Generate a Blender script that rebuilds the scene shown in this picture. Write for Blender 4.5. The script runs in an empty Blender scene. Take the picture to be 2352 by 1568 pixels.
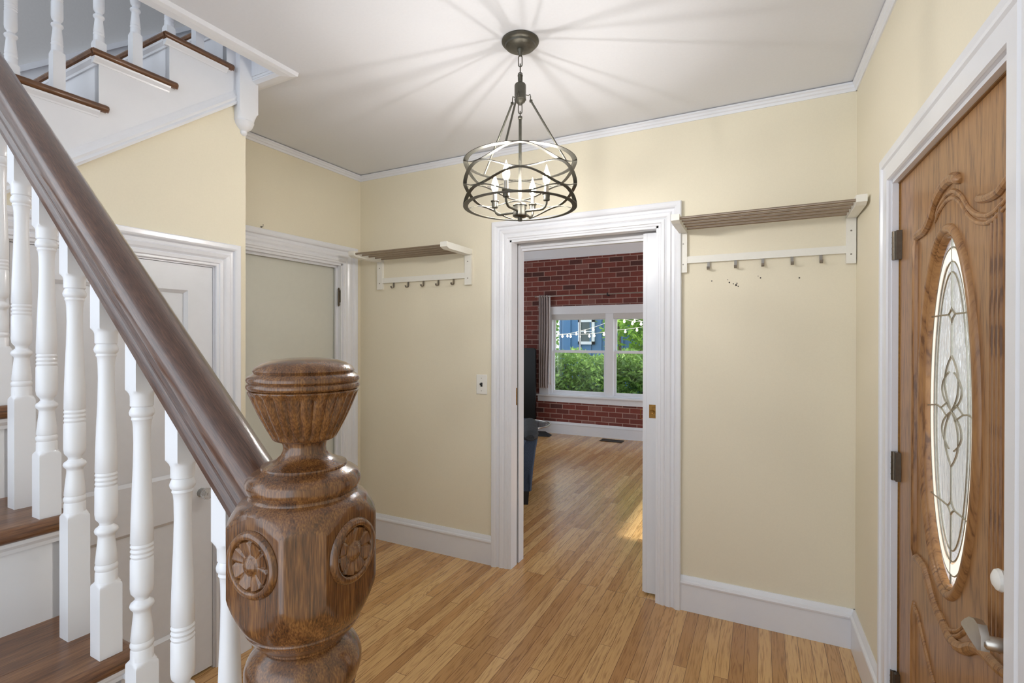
import bpy, math, random
from mathutils import Vector, Matrix
random.seed(7)
SC = bpy.context.scene
COL = SC.collection
PI = math.pi
H = 1.45                                   # eye height
# ------------------------------------------------------------------ camera, world, light, exposure
cam_d = bpy.data.cameras.new('camera'); cam_d.sensor_width = 36; cam_d.lens = 17.592
cam_d.clip_start = 0.02; cam_d.clip_end = 200
cam = bpy.data.objects.new('camera', cam_d); COL.objects.link(cam); SC.camera = cam
yaw, pit, rol = 0.46377029, -0.00327498, 0.00190599
s_, c_ = math.sin(yaw), math.cos(yaw)
F = Vector((-s_*math.cos(pit), c_*math.cos(pit), math.sin(pit))); R_ = Vector((c_, s_, 0)); U_ = R_.cross(F)
rx = R_*math.cos(rol) + U_*math.sin(rol); ux = -R_*math.sin(rol) + U_*math.cos(rol)
cam.matrix_world = Matrix(((rx.x, ux.x, -F.x, 0), (rx.y, ux.y, -F.y, 0), (rx.z, ux.z, -F.z, H), (0, 0, 0, 1)))
W = bpy.data.worlds.new('sky'); SC.world = W; W.use_nodes = True
bg = W.node_tree.nodes['Background']; bg.inputs[0].default_value = (0.84, 0.92, 1.0, 1); bg.inputs[1].default_value = 2.0
sun_d = bpy.data.lights.new('sun', 'SUN'); sun_d.energy = 4.0; sun_d.angle = math.radians(1.5); sun_d.color = (1, .95, .86)
sun = bpy.data.objects.new('sun', sun_d); COL.objects.link(sun)
sun.rotation_euler = Vector((0.72, -0.04, 0.66)).to_track_quat('Z', 'Y').to_euler()
SC.view_settings.view_transform = 'Standard'; SC.view_settings.look = 'None'
SC.view_settings.exposure = 0.2; SC.view_settings.gamma = 1.0; SC.view_settings.use_curve_mapping = False
BULB = 330.0

# ------------------------------------------------------------------ frames (the old house is not quite square)
KL, KR = 0.0239412, -0.0242458
def _rot(k):
    a = math.atan(k); return Matrix(((math.cos(a), math.sin(a), 0), (-math.sin(a), math.cos(a), 0), (0, 0, 1)))
FR = {'W': Matrix.Identity(3), 'L': _rot(KL), 'R': _rot(KR)}
# world = FR @ local
D = 2.83; ZC = 2.666; XR = 0.4633; XC = -2.197; YE = 1.483; XA = -2.746; BY = 7.27

# ------------------------------------------------------------------ materials
def lin(c):
    return tuple((x/12.92 if x <= .04045 else ((x+.055)/1.055)**2.4) for x in [v/255 for v in c]) + (1,)
def newmat(n):
    m = bpy.data.materials.new(n); m.use_nodes = True
    nt = m.node_tree; b = nt.nodes['Principled BSDF']; return m, nt, b
def N(nt, t, **k):
    n = nt.nodes.new(t)
    for a, v in k.items():
        if a in n.inputs: n.inputs[a].default_value = v
        else: setattr(n, a, v)
    return n
def L(nt, a, b): nt.links.new(a, b)
def coords(nt, scale=(1, 1, 1), rot=(0, 0, 0), kind='Object'):
    t = N(nt, 'ShaderNodeTexCoord'); m = N(nt, 'ShaderNodeMapping')
    m.inputs['Scale'].default_value = scale; m.inputs['Rotation'].default_value = rot
    L(nt, t.outputs[kind], m.inputs[0]); return m.outputs[0]
def ramp(nt, fac, stops):
    r = N(nt, 'ShaderNodeValToRGB'); e = r.color_ramp.elements
    while len(e) < len(stops): e.new(.5)
    for i, (p, c) in enumerate(stops): e[i].position = p; e[i].color = c
    L(nt, fac, r.inputs[0]); return r.outputs[0]
def bump(nt, b, h, s=.1, d=.002):
    k = N(nt, 'ShaderNodeBump'); k.inputs['Strength'].default_value = s; k.inputs['Distance'].default_value = d
    L(nt, h, k.inputs['Height']); L(nt, k.outputs[0], b.inputs['Normal'])
def flat(name, c, rough=.5, metal=0, var=.03, bs=.08, nscale=60, coat=0, spec=.5):
    m, nt, b = newmat(name)
    no = N(nt, 'ShaderNodeTexNoise'); no.inputs['Scale'].default_value = nscale; no.inputs['Detail'].default_value = 3
    L(nt, coords(nt), no.inputs[0])
    l = lin(c); lo = tuple(v*(1-var) for v in l[:3])+(1,); hi = tuple(min(1, v*(1+var)) for v in l[:3])+(1,)
    L(nt, ramp(nt, no.outputs[0], [(.3, lo), (.7, hi)]), b.inputs['Base Color'])
    b.inputs['Roughness'].default_value = rough; b.inputs['Metallic'].default_value = metal
    b.inputs['Coat Weight'].default_value = coat; b.inputs['Coat Roughness'].default_value = .15
    b.inputs['Specular IOR Level'].default_value = spec
    if bs: bump(nt, b, no.outputs[0], bs, .001)
    return m
def wood(name, dark, mid, light, axis='z', scale=1.0, rough=.3, ring=6.0, coat=.3, contrast=1.0, amp=.10, pre=None):
    m, nt, b = newmat(name)
    st = {'x': (.06, 1, 1), 'y': (1, .06, 1), 'z': (1, 1, .06)}[axis]
    v = coords(nt, tuple(a*scale for a in st))
    if pre:      # turn the grain along the sloping rail before stretching it
        t0 = N(nt, 'ShaderNodeMapping'); t0.inputs['Rotation'].default_value = pre; tc = v.node.inputs[0].links[0].from_socket
        L(nt, tc, t0.inputs[0]); L(nt, t0.outputs[0], v.node.inputs[0])
    n1 = N(nt, 'ShaderNodeTexNoise'); n1.inputs['Scale'].default_value = ring; n1.inputs['Detail'].default_value = 5; n1.inputs['Distortion'].default_value = .6
    n2 = N(nt, 'ShaderNodeTexNoise'); n2.inputs['Scale'].default_value = ring*28; n2.inputs['Detail'].default_value = 4
    L(nt, v, n1.inputs[0]); L(nt, v, n2.inputs[0])
    w = N(nt, 'ShaderNodeMath', operation='SINE'); mu = N(nt, 'ShaderNodeMath', operation='MULTIPLY'); mu.inputs[1].default_value = 42*contrast
    L(nt, n1.outputs[0], mu.inputs[0]); L(nt, mu.outputs[0], w.inputs[0])
    a = N(nt, 'ShaderNodeMath', operation='MULTIPLY_ADD'); a.inputs[1].default_value = amp; L(nt, w.outputs[0], a.inputs[0]); L(nt, n2.outputs[0], a.inputs[2])
    L(nt, ramp(nt, a.outputs[0], [(.22, lin(dark)), (.5, lin(mid)), (.78, lin(light))]), b.inputs['Base Color'])
    b.inputs['Roughness'].default_value = rough; b.inputs['Coat Weight'].default_value = coat; b.inputs['Coat Roughness'].default_value = .12
    bump(nt, b, a.outputs[0], .12, .001)
    return m
def mat_floor():
    m, nt, b = newmat('oak_strip_floor')
    v = coords(nt, (1, 1, 1), (0, 0, PI/2))
    br = N(nt, 'ShaderNodeTexBrick'); L(nt, v, br.inputs['Vector'])
    br.inputs['Color1'].default_value = (0, 0, 0, 1); br.inputs['Color2'].default_value = (1, 1, 1, 1); br.inputs['Mortar'].default_value = (.5, .5, .5, 1)
    br.inputs['Scale'].default_value = 1; br.inputs['Brick Width'].default_value = .83; br.inputs['Row Height'].default_value = .0565
    br.inputs['Mortar Size'].default_value = .0010; br.inputs['Mortar Smooth'].default_value = .1; br.offset = .37; br.offset_frequency = 3; br.squash = 1.35; br.squash_frequency = 4
    cmb = N(nt, 'ShaderNodeVectorMath', operation='SCALE'); cmb.inputs['Scale'].default_value = 9; L(nt, br.outputs['Color'], cmb.inputs[0])
    mp = coords(nt, (16, 1.1, 1)); ad = N(nt, 'ShaderNodeVectorMath', operation='ADD'); L(nt, mp, ad.inputs[0]); L(nt, cmb.outputs[0], ad.inputs[1])
    n1 = N(nt, 'ShaderNodeTexNoise'); n1.inputs['Scale'].default_value = 1.3; n1.inputs['Detail'].default_value = 3; n1.inputs['Distortion'].default_value = 1.0; L(nt, ad.outputs[0], n1.inputs[0])
    mu = N(nt, 'ShaderNodeMath', operation='MULTIPLY'); mu.inputs[1].default_value = 55; L(nt, n1.outputs[0], mu.inputs[0])
    sn = N(nt, 'ShaderNodeMath', operation='SINE'); L(nt, mu.outputs[0], sn.inputs[0])
    n2 = N(nt, 'ShaderNodeTexNoise'); n2.inputs['Scale'].default_value = 9; n2.inputs['Detail'].default_value = 5; L(nt, ad.outputs[0], n2.inputs[0])
    base = ramp(nt, br.outputs['Color'], [(0, lin((184, 134, 80))), (.35, lin((214, 168, 108))), (.7, lin((226, 184, 126))), (1, lin((198, 146, 88)))])
    g = N(nt, 'ShaderNodeMath', operation='MULTIPLY_ADD'); g.inputs[1].default_value = .13; L(nt, sn.outputs[0], g.inputs[0]); L(nt, n2.outputs[0], g.inputs[2])
    gr = ramp(nt, g.outputs[0], [(.25, (.62, .55, .48, 1)), (.5, (.95, .93, .9, 1)), (.75, (1.0, 1, 1, 1))])
    mx = N(nt, 'ShaderNodeMix', data_type='RGBA', blend_type='MULTIPLY'); mx.inputs[0].default_value = 1
    L(nt, base, mx.inputs[6]); L(nt, gr, mx.inputs[7])
    m2 = N(nt, 'ShaderNodeMix', data_type='RGBA'); L(nt, br.outputs['Fac'], m2.inputs[0]); L(nt, mx.outputs[2], m2.inputs[6]); m2.inputs[7].default_value = lin((92, 55, 26))
    L(nt, m2.outputs[2], b.inputs['Base Color'])
    b.inputs['Roughness'].default_value = .27; b.inputs['Coat Weight'].default_value = .35; b.inputs['Coat Roughness'].default_value = .2
    n3 = N(nt, 'ShaderNodeTexNoise'); n3.inputs['Scale'].default_value = 5; L(nt, coords(nt), n3.inputs[0]); bump(nt, b, n3.outputs[0], .15, .004)
    return m
def mat_brick():
    m, nt, b = newmat('red_brick')
    v = coords(nt, (1, 1, 1), (PI/2, 0, 0))
    br = N(nt, 'ShaderNodeTexBrick'); L(nt, v, br.inputs['Vector'])
    br.inputs['Color1'].default_value = (0, 0, 0, 1); br.inputs['Color2'].default_value = (1, 1, 1, 1); br.inputs['Mortar'].default_value = (.5, .5, .5, 1)
    br.inputs['Scale'].default_value = 1; br.inputs['Brick Width'].default_value = .208; br.inputs['Row Height'].default_value = .0765
    br.inputs['Mortar Size'].default_value = .0055; br.inputs['Mortar Smooth'].default_value = .15
    c = ramp(nt, br.outputs['Color'], [(0, lin((84, 50, 46))), (.2, lin((122, 62, 54))), (.75, lin((134, 68, 58))), (.9, lin((112, 58, 52))), (1, lin((146, 96, 88)))])
    no = N(nt, 'ShaderNodeTexNoise'); no.inputs['Scale'].default_value = 40; no.inputs['Detail'].default_value = 4; L(nt, coords(nt), no.inputs[0])
    nr = ramp(nt, no.outputs[0], [(.3, (.8, .8, .8, 1)), (.7, (1, 1, 1, 1))])
    mx = N(nt, 'ShaderNodeMix', data_type='RGBA', blend_type='MULTIPLY'); mx.inputs[0].default_value = 1; L(nt, c, mx.inputs[6]); L(nt, nr, mx.inputs[7])
    m2 = N(nt, 'ShaderNodeMix', data_type='RGBA'); L(nt, br.outputs['Fac'], m2.inputs[0]); L(nt, mx.outputs[2], m2.inputs[6]); m2.inputs[7].default_value = lin((172, 142, 132))
    L(nt, m2.outputs[2], b.inputs['Base Color']); b.inputs['Roughness'].default_value = .8
    iv = N(nt, 'ShaderNodeMath', operation='SUBTRACT'); iv.inputs[0].default_value = 1; L(nt, br.outputs['Fac'], iv.inputs[1]); bump(nt, b, iv.outputs[0], .6, .004)
    return m
def mat_door():
    m, nt, b = newmat('stained_oak_door')
    v = coords(nt, (1, 4.2, .30))
    n1 = N(nt, 'ShaderNodeTexNoise'); n1.inputs['Scale'].default_value = 2.4; n1.inputs['Detail'].default_value = 2; n1.inputs['Distortion'].default_value = .5; L(nt, v, n1.inputs[0])
    mu = N(nt, 'ShaderNodeMath', operation='MULTIPLY'); mu.inputs[1].default_value = 62; L(nt, n1.outputs[0], mu.inputs[0])
    sn = N(nt, 'ShaderNodeMath', operation='SINE'); L(nt, mu.outputs[0], sn.inputs[0])
    n2 = N(nt, 'ShaderNodeTexNoise'); n2.inputs['Scale'].default_value = 60; n2.inputs['Detail'].default_value = 4; L(nt, v, n2.inputs[0])
    a = N(nt, 'ShaderNodeMath', operation='MULTIPLY_ADD'); a.inputs[1].default_value = .12; L(nt, sn.outputs[0], a.inputs[0]); L(nt, n2.outputs[0], a.inputs[2])
    L(nt, ramp(nt, a.outputs[0], [(.28, lin((112, 76, 46))), (.42, lin((150, 107, 66))), (.7, lin((168, 124, 78)))]), b.inputs['Base Color'])
    b.inputs['Roughness'].default_value = .38; b.inputs['Coat Weight'].default_value = .15
    bump(nt, b, a.outputs[0], .12, .001); return m
def mat_pane(name, rough=.0, tint=(1, 1, 1, 1), refl=.12):
    m = bpy.data.materials.new(name); m.use_nodes = True; nt = m.node_tree; nt.nodes.clear()
    o = N(nt, 'ShaderNodeOutputMaterial'); t = N(nt, 'ShaderNodeBsdfTransparent'); t.inputs[0].default_value = tint
    g = N(nt, 'ShaderNodeBsdfGlossy'); g.inputs['Roughness'].default_value = rough + .02
    mx = N(nt, 'ShaderNodeMixShader'); mx.inputs[0].default_value = refl
    L(nt, t.outputs[0], mx.inputs[1]); L(nt, g.outputs[0], mx.inputs[2]); L(nt, mx.outputs[0], o.inputs[0]); return m
def mat_textured_glass(name, sc, strength, tcol=(.86, .88, .9, 1), trans=.3):
    m = bpy.data.materials.new(name); m.use_nodes = True; nt = m.node_tree; nt.nodes.clear()
    o = N(nt, 'ShaderNodeOutputMaterial'); no = N(nt, 'ShaderNodeTexNoise'); no.inputs['Scale'].default_value = 1; no.inputs['Detail'].default_value = 2
    L(nt, coords(nt, sc), no.inputs[0])
    bp = N(nt, 'ShaderNodeBump'); bp.inputs['Strength'].default_value = strength; bp.inputs['Distance'].default_value = .01; L(nt, no.outputs[0], bp.inputs['Height'])
    tl = N(nt, 'ShaderNodeBsdfTranslucent'); tl.inputs[0].default_value = tcol; L(nt, bp.outputs[0], tl.inputs['Normal'])
    gl = N(nt, 'ShaderNodeBsdfGlass'); gl.inputs['Roughness'].default_value = .12; gl.inputs['IOR'].default_value = 1.35; L(nt, bp.outputs[0], gl.inputs['Normal'])
    gs = N(nt, 'ShaderNodeBsdfGlossy'); gs.inputs['Roughness'].default_value = .1; L(nt, bp.outputs[0], gs.inputs['Normal'])
    a = N(nt, 'ShaderNodeMixShader'); a.inputs[0].default_value = trans; L(nt, tl.outputs[0], a.inputs[1]); L(nt, gl.outputs[0], a.inputs[2])
    c = N(nt, 'ShaderNodeMixShader'); c.inputs[0].default_value = .16; L(nt, a.outputs[0], c.inputs[1]); L(nt, gs.outputs[0], c.inputs[2]); L(nt, c.outputs[0], o.inputs[0]); return m
def mat_emit(name, c, s):
    m, nt, b = newmat(name); b.inputs['Base Color'].default_value = (1, 1, 1, 1)
    b.inputs['Emission Color'].default_value = c; b.inputs['Emission Strength'].default_value = s; return m
def mat_leaf(name, c1, c2, c3):
    m, nt, b = newmat(name); no = N(nt, 'ShaderNodeTexNoise'); no.inputs['Scale'].default_value = 7; no.inputs['Detail'].default_value = 4
    L(nt, coords(nt), no.inputs[0]); L(nt, ramp(nt, no.outputs[0], [(.3, lin(c1)), (.5, lin(c2)), (.68, lin(c3))]), b.inputs['Base Color'])
    b.inputs['Roughness'].default_value = .45; b.inputs['Subsurface Weight'].default_value = 0
    tr = N(nt, 'ShaderNodeBsdfTranslucent'); tr.inputs[0].default_value = lin(c3)
    mx = N(nt, 'ShaderNodeMixShader'); mx.inputs[0].default_value = .35; o = nt.nodes['Material Output']
    L(nt, b.outputs[0], mx.inputs[1]); L(nt, tr.outputs[0], mx.inputs[2]); L(nt, mx.outputs[0], o.inputs[0]); return m
M = {}
M['wall'] = flat('cream_wall_paint', (235, 227, 205), .62, var=.012, bs=.12, nscale=160)
M['ceil'] = flat('ceiling_paint', (228, 230, 236), .85, var=.01, bs=.1, nscale=90)
M['trim'] = flat('white_trim_paint', (233, 235, 241), .28, var=.006, bs=.025, nscale=30, coat=.2)
M['upwall'] = flat('grey_upper_wall', (206, 204, 203), .75, var=.015, bs=.1, nscale=120)
M['doorw'] = flat('white_door_paint', (224, 226, 231), .35, var=.012, bs=.05, nscale=30)
M['doorg'] = flat('pale_grey_door_paint', (214, 214, 204), .45, var=.012, bs=.05, nscale=30)
M['floor'] = mat_floor(); M['brick'] = mat_brick(); M['door'] = mat_door()
M['newel'] = wood('varnished_newel_wood', (58, 34, 16), (100, 64, 34), (140, 96, 52), 'z', 4.0, .24, 5, .55, .7, .085)
M['rail'] = wood('dark_handrail_wood', (58, 36, 28), (84, 56, 44), (112, 78, 58), 'x', 4.0, .30, 6, .8, .5, .07, (0, -.7171, 0))
M['tread'] = wood('stair_tread_wood', (78, 52, 36), (112, 76, 50), (136, 98, 66), 'y', 3.0, .36, 5, .2, .5, .10)
M['riserwood'] = M['tread']
M['bronze'] = flat('aged_bronze_metal', (92, 90, 82), .42, .75, var=.08, bs=.05, nscale=90)
M['brass'] = flat('antique_brass', (150, 112, 58), .35, .9, var=.2, bs=.1, nscale=120)
M['nickel'] = flat('satin_nickel', (190, 184, 176), .28, 1, var=.04, bs=.0)
M['hinge'] = flat('dark_hinge_metal', (105, 96, 84), .35, .9, var=.1, bs=.05)
M['steelrod'] = flat('brushed_rod_metal', (160, 146, 132), .33, .85, var=.04, bs=.0)
M['hook'] = flat('brushed_hook_metal', (140, 134, 126), .3, .9, var=.04, bs=.0)
M['rackw'] = flat('white_lacquer', (238, 236, 228), .35, var=.01, bs=.02)
M['dark'] = flat('dark_recess', (40, 32, 26), .7, var=.2, bs=0)
M['black'] = flat('gloss_black', (10, 10, 11), .38, var=.1, bs=0, spec=.25)
M['blackm'] = flat('matt_black', (30, 31, 34), .6, var=.1, bs=0.05)
M['denim'] = flat('blue_woven_fabric', (62, 76, 98), .9, var=.35, bs=.5, nscale=220)
M['denimd'] = flat('dark_tufted_fabric', (52, 56, 62), .85, var=.35, bs=.5, nscale=120)
M['curtain'] = flat('taupe_curtain', (170, 160, 160), .85, var=.04, bs=.2, nscale=200)
M['sheer'] = flat('white_curtain_lining', (232, 230, 232), .85, var=.03, bs=.2, nscale=200)
M['siding'] = flat('blue_siding', (84, 128, 172), .7, var=.05, bs=.1, nscale=12)
M['bark'] = flat('bark', (70, 60, 50), .9, var=.3, bs=.6, nscale=30)
M['grass'] = flat('lawn', (70, 96, 48), .95, var=.3, bs=.4, nscale=20)
M['leafA'] = mat_leaf('hedge_leaves', (66, 98, 44), (112, 152, 70), (168, 200, 112))
M['leafB'] = mat_leaf('tree_leaves', (76, 120, 36), (128, 178, 58), (186, 220, 96))
M['lead'] = flat('lead_came', (178, 174, 160), .35, .85, var=.1, bs=0)
M['glasswin'] = mat_pane('window_glass', .0, (.97, .98, .98, 1), .06)
M['glassdark'] = flat('dark_pane', (70, 84, 84), .15, var=.1, bs=0)
M['glasswavy'] = mat_textured_glass('wavy_glass', (30, 90, 14), 1.0, (.34, .36, .38, 1), .55)
M['glasshammer'] = mat_textured_glass('hammered_glass', (160, 160, 120), 1.0, (.42, .46, .52, 1), .5)
M['glassbevel'] = mat_textured_glass('bevel_glass', (4, 4, 4), .1, (.5, .5, .5, 1), .6)
M['crystal'] = mat_textured_glass('knob_glass', (60, 60, 60), .4, (.8, .82, .82, 1), .8)
M['tableglass'] = mat_pane('table_glass', .05, (.75, .82, .88, 1), .45)
M['filament'] = mat_emit('lit_filament', (1, .96, .91, 1), BULB*7)
m_ = bpy.data.materials.new('glowing_clear_bulb'); m_.use_nodes = True; nt_ = m_.node_tree; nt_.nodes.clear()
o_ = N(nt_, 'ShaderNodeOutputMaterial'); t_ = N(nt_, 'ShaderNodeBsdfTransparent'); e_ = N(nt_, 'ShaderNodeEmission'); e_.inputs[0].default_value = (1, .95, .86, 1); e_.inputs[1].default_value = 3
x_ = N(nt_, 'ShaderNodeMixShader'); x_.inputs[0].default_value = .4; L(nt_, t_.outputs[0], x_.inputs[1]); L(nt_, e_.outputs[0], x_.inputs[2]); L(nt_, x_.outputs[0], o_.inputs[0]); M['bulb'] = m_
M['sbulb'] = mat_emit('lit_string_bulb', (1, .86, .66, 1), 9)
M['plate'] = flat('switch_plate', (240, 239, 234), .3, var=.01, bs=0)
M['vent'] = flat('bronze_vent', (58, 48, 38), .45, .5, var=.2, bs=0)

# ------------------------------------------------------------------ mesh helper
class MB:
    def __init__(s): s.v = []; s.f = []
    def add(s, vs, fs):
        o = len(s.v); s.v += [tuple(v) for v in vs]; s.f += [tuple(i+o for i in f) for f in fs]; return s
    def box(s, a, b):
        x0, x1 = sorted((a[0], b[0])); y0, y1 = sorted((a[1], b[1])); z0, z1 = sorted((a[2], b[2]))
        return s.add([(x0,y0,z0),(x1,y0,z0),(x1,y1,z0),(x0,y1,z0),(x0,y0,z1),(x1,y0,z1),(x1,y1,z1),(x0,y1,z1)],
                     [(0,3,2,1),(4,5,6,7),(0,1,5,4),(1,2,6,5),(2,3,7,6),(3,0,4,7)])
    def prism(s, pts, axis, a, b):      # polygon pts in the two other axes extruded along axis
        n = len(pts)
        def mk(p, t):
            return {'x': (t, p[0], p[1]), 'y': (p[0], t, p[1]), 'z': (p[0], p[1], t)}[axis]
        vs = [mk(p, a) for p in pts] + [mk(p, b) for p in pts]
        fs = [tuple(range(n))[::-1], tuple(range(n, 2*n))] + [(i, (i+1) % n, n+(i+1) % n, n+i) for i in range(n)]
        return s.add(vs, fs)
    def strip(s, loops, close=False, ccap=False):    # list of equal-length closed loops
        n = len(loops[0]); vs = [v for l in loops for v in l]; fs = []
        m = len(loops)
        for i in range(m-1+(1 if close else 0)):
            j = (i+1) % m
            for k in range(n): fs.append((i*n+k, i*n+(k+1) % n, j*n+(k+1) % n, j*n+k))
        if not close and ccap: fs += [tuple(range(n))[::-1], tuple(range((m-1)*n, m*n))]
        return s.add(vs, fs)
    def lathe(s, c, prof, n=32, ax='z', rf=None, ph=0):     # prof [(h, r)]
        loops = []
        for h, r in prof:
            l = []
            for k in range(n):
                a = 2*PI*k/n + ph; rr = rf(a, h, r) if rf else r
                p, q = rr*math.cos(a), rr*math.sin(a)
                l.append({'z': (c[0]+p, c[1]+q, c[2]+h), 'x': (c[0]+h, c[1]+p, c[2]+q), 'y': (c[0]+q, c[1]+h, c[2]+p)}[ax])
            loops.append(l)
        return s.strip(loops, ccap=True)
    def tube(s, pts, r, n=8, closed=False, flatn=None):
        P = [Vector(p) for p in pts]; m = len(P); loops = []; prev = None
        for i in range(m):
            if closed: t = (P[(i+1) % m]-P[i-1])
            else: t = P[min(i+1, m-1)]-P[max(i-1, 0)]
            t = t.normalized() if t.length > 1e-9 else Vector((0, 0, 1))
            up = prev if prev is not None else (Vector((0, 0, 1)) if abs(t.z) < .9 else Vector((1, 0, 0)))
            a = t.cross(up); a = a.normalized() if a.length > 1e-6 else t.orthogonal().normalized(); b = a.cross(t).normalized(); prev = b
            rr = r[i] if isinstance(r, (list, tuple)) else r
            loops.append([tuple(P[i]+(a*math.cos(2*PI*k/n)+b*math.sin(2*PI*k/n))*rr) for k in range(n)])
        return s.strip(loops, close=closed, ccap=True)
    def grid(s, fn, nu, nv):
        vs = [fn(i/(nu-1), j/(nv-1)) for i in range(nu) for j in range(nv)]
        fs = [(i*nv+j, i*nv+j+1, (i+1)*nv+j+1, (i+1)*nv+j) for i in range(nu-1) for j in range(nv-1)]
        return s.add(vs, fs)
    def build(s, name, mat, parent=None, fr='W', smooth=False, kind=None, label=None, cat=None, group=None, angle=35):
        me = bpy.data.meshes.new(name); R = FR[fr]
        V = [R @ Vector(v) for v in s.v]
        lo = [min(v[i] for v in V) for i in range(3)]; hi = [max(v[i] for v in V) for i in range(3)]
        org = Vector(((lo[0]+hi[0])/2, (lo[1]+hi[1])/2, lo[2]))
        me.from_pydata([tuple(v-org) for v in V], [], s.f)
        import bmesh
        if len(s.f) < 60000:
            bm = bmesh.new(); bm.from_mesh(me); bmesh.ops.recalc_face_normals(bm, faces=bm.faces); bm.to_mesh(me); bm.free()
        me.materials.append(mat); me.update()
        if smooth:
            me.polygons.foreach_set('use_smooth', [True]*len(me.polygons))
            try: me.set_sharp_from_angle(angle=math.radians(angle))
            except Exception: pass
        o = bpy.data.objects.new(name, me); COL.objects.link(o)
        place(o, org, parent)
        tag(o, label, cat, group, kind)
        return o
WL = {}     # world locations
def place(o, loc, parent=None):
    WL[o.name] = Vector(loc)
    if parent: o.parent = parent; o.location = Vector(loc)-WL[parent.name]
    else: o.location = loc
def tag(o, label=None, cat=None, group=None, kind=None):
    if label: o['label'] = label
    if cat: o['category'] = cat
    if group: o['group'] = group
    if kind: o['kind'] = kind
def empty(name, loc, label=None, cat=None, group=None, kind=None, fr='W', parent=None):
    o = bpy.data.objects.new(name, None); COL.objects.link(o); o.empty_display_size = .05
    place(o, FR[fr] @ Vector(loc), parent); tag(o, label, cat, group, kind); return o
def dup(o, off, fr='W', parent=None):
    c = o.copy(); COL.objects.link(c); par = parent or o.parent
    place(c, WL[o.name]+FR[fr] @ Vector(off), par); 
    for ch in [q for q in o.children]:
        d = ch.copy(); COL.objects.link(d); d.parent = c; d.matrix_parent_inverse = Matrix.Identity(4); d.location = ch.location; WL[d.name] = WL[ch.name]+FR[fr] @ Vector(off)
    return c
def casing(path_in, prof, plane, base, sgn):
    """door casing swept up, over and down. path_in=(a0,a1,ztop). plane 'y': wall normal along y; 'x': along x"""
    a0, a1, zt = path_in; mb = MB(); cols = []
    for w, p in prof:
        t = base + sgn*p
        q = [(a0-w, 0), (a0-w, zt+w), (a1+w, zt+w), (a1+w, 0)]
        cols.append([(a, t, z) if plane == 'y' else (t, a, z) for a, z in q])
    n = len(prof); vs = [v for c in cols for v in c]; fs = []
    for i in range(n-1):
        for k in range(3): fs.append((i*4+k, i*4+k+1, (i+1)*4+k+1, (i+1)*4+k))
    return mb.add(vs, fs)
def run(prof, axis, a, b):       # extrude closed profile
    return MB().prism(prof, axis, a, b)

# ------------------------------------------------------------------ SETTING
# floor
mb = MB(); mb.box((-4.2, -1.6, -.04), (1.8, BY+.02, 0)); mb.build('floor', M['floor'], kind='structure')
# ceiling of the hall with the stairwell opening
mb = MB()
zt = ZC+.2
mb.box((-1.96, -1.6, ZC), (1.3, D+.05, zt)); mb.box((-3.6, 1.535, ZC), (-1.96, D+.05, zt))
mb.build('ceiling', M['ceil'], kind='structure')
# fascias of the stairwell opening and the flat trim under its edge
mb = MB(); mb.box((-3.02, 1.488, ZC-.012), (-1.995, 1.51, 3.0)); mb.box((-1.995, -.65, ZC-.012), (-1.98, 1.51, 3.0)); mb.build('trim_1', M['trim'], fr='L', kind='structure')
mb = MB()
pr = [(-1.998, ZC-.018), (-1.985, ZC-.028), (-1.955, ZC-.024), (-1.938, ZC-.018), (-1.934, ZC+.01), (-1.998, ZC+.01)]
a = [(p[0], -.6, p[1]) for p in pr]; b = [(p[0], 1.49+(p[0]+1.998)*1.2, p[1]) for p in pr]; c = [(-3.02, 1.49+(p[0]+1.998)*1.2, p[1]) for p in pr]
mb.strip([a, b, c], ccap=True); mb.build('trim_2', M['trim'], fr='L', kind='structure')
# back wall (front leaf / rear leaf with the pocket between them)
X0, X1, ZH = -1.427, -.512, 2.077
def wall_with_opening(y0, y1, mat, name):
    mb = MB(); x0, x1 = -4.3, 1.9
    mb.box((x0, y0, 0), (X0, y1, 2.99)); mb.box((X1, y0, 0), (x1, y1, 2.99)); mb.box((X0, y0, ZH), (X1, y1, 2.99))
    return mb.build(name, mat, kind='structure')
wall_back = wall_with_opening(D, D+.055, M['wall'], 'wall_back')
wall_with_opening(D+.12, D+.17, M['trim'], 'wall_brick_room_near')
for i, (x, z, r) in enumerate([(-.239, 1.762, .003), (-.162, 1.765, .002), (-.154, 1.750, .004), (-.135, 1.742, .003), (-.122, 1.735, .005), (-.118, 1.744, .003), (-.112, 1.728, .003), (-.009, 1.766, .0035), (-.02, 1.776, .002), (.162, 1.757, .0035)]):
    MB().lathe((x, D, z), [(-.0012, r*.6), (-.0012, r), (.001, r)], 8, 'y').build('nail_hole', M['dark'], wall_back)
# right wall with the front-door opening (R frame)
mb = MB(); x0, x1 = XR, XR+.16
mb.box((x0, 2.172, 0), (x1, 2.86, ZC+.1)); mb.box((x0, -1.6, 0), (x1, 1.268, ZC+.1)); mb.box((x0, 1.268, 2.016), (x1, 2.172, ZC+.1))
mb.build('wall_right', M['wall'], fr='R', kind='structure')
# alcove wall (L frame)
mb = MB(); mb.box((XA-.16, 2.59, 0), (XA, 2.86, ZC+.1)); mb.box((XA-.16, 1.483, 0), (XA, 1.76, ZC+.1)); mb.box((XA-.16, 1.76, 1.99), (XA, 2.59, ZC+.1))
alc = mb.build('wall_alcove', M['wall'], fr='L', kind='structure')
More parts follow.
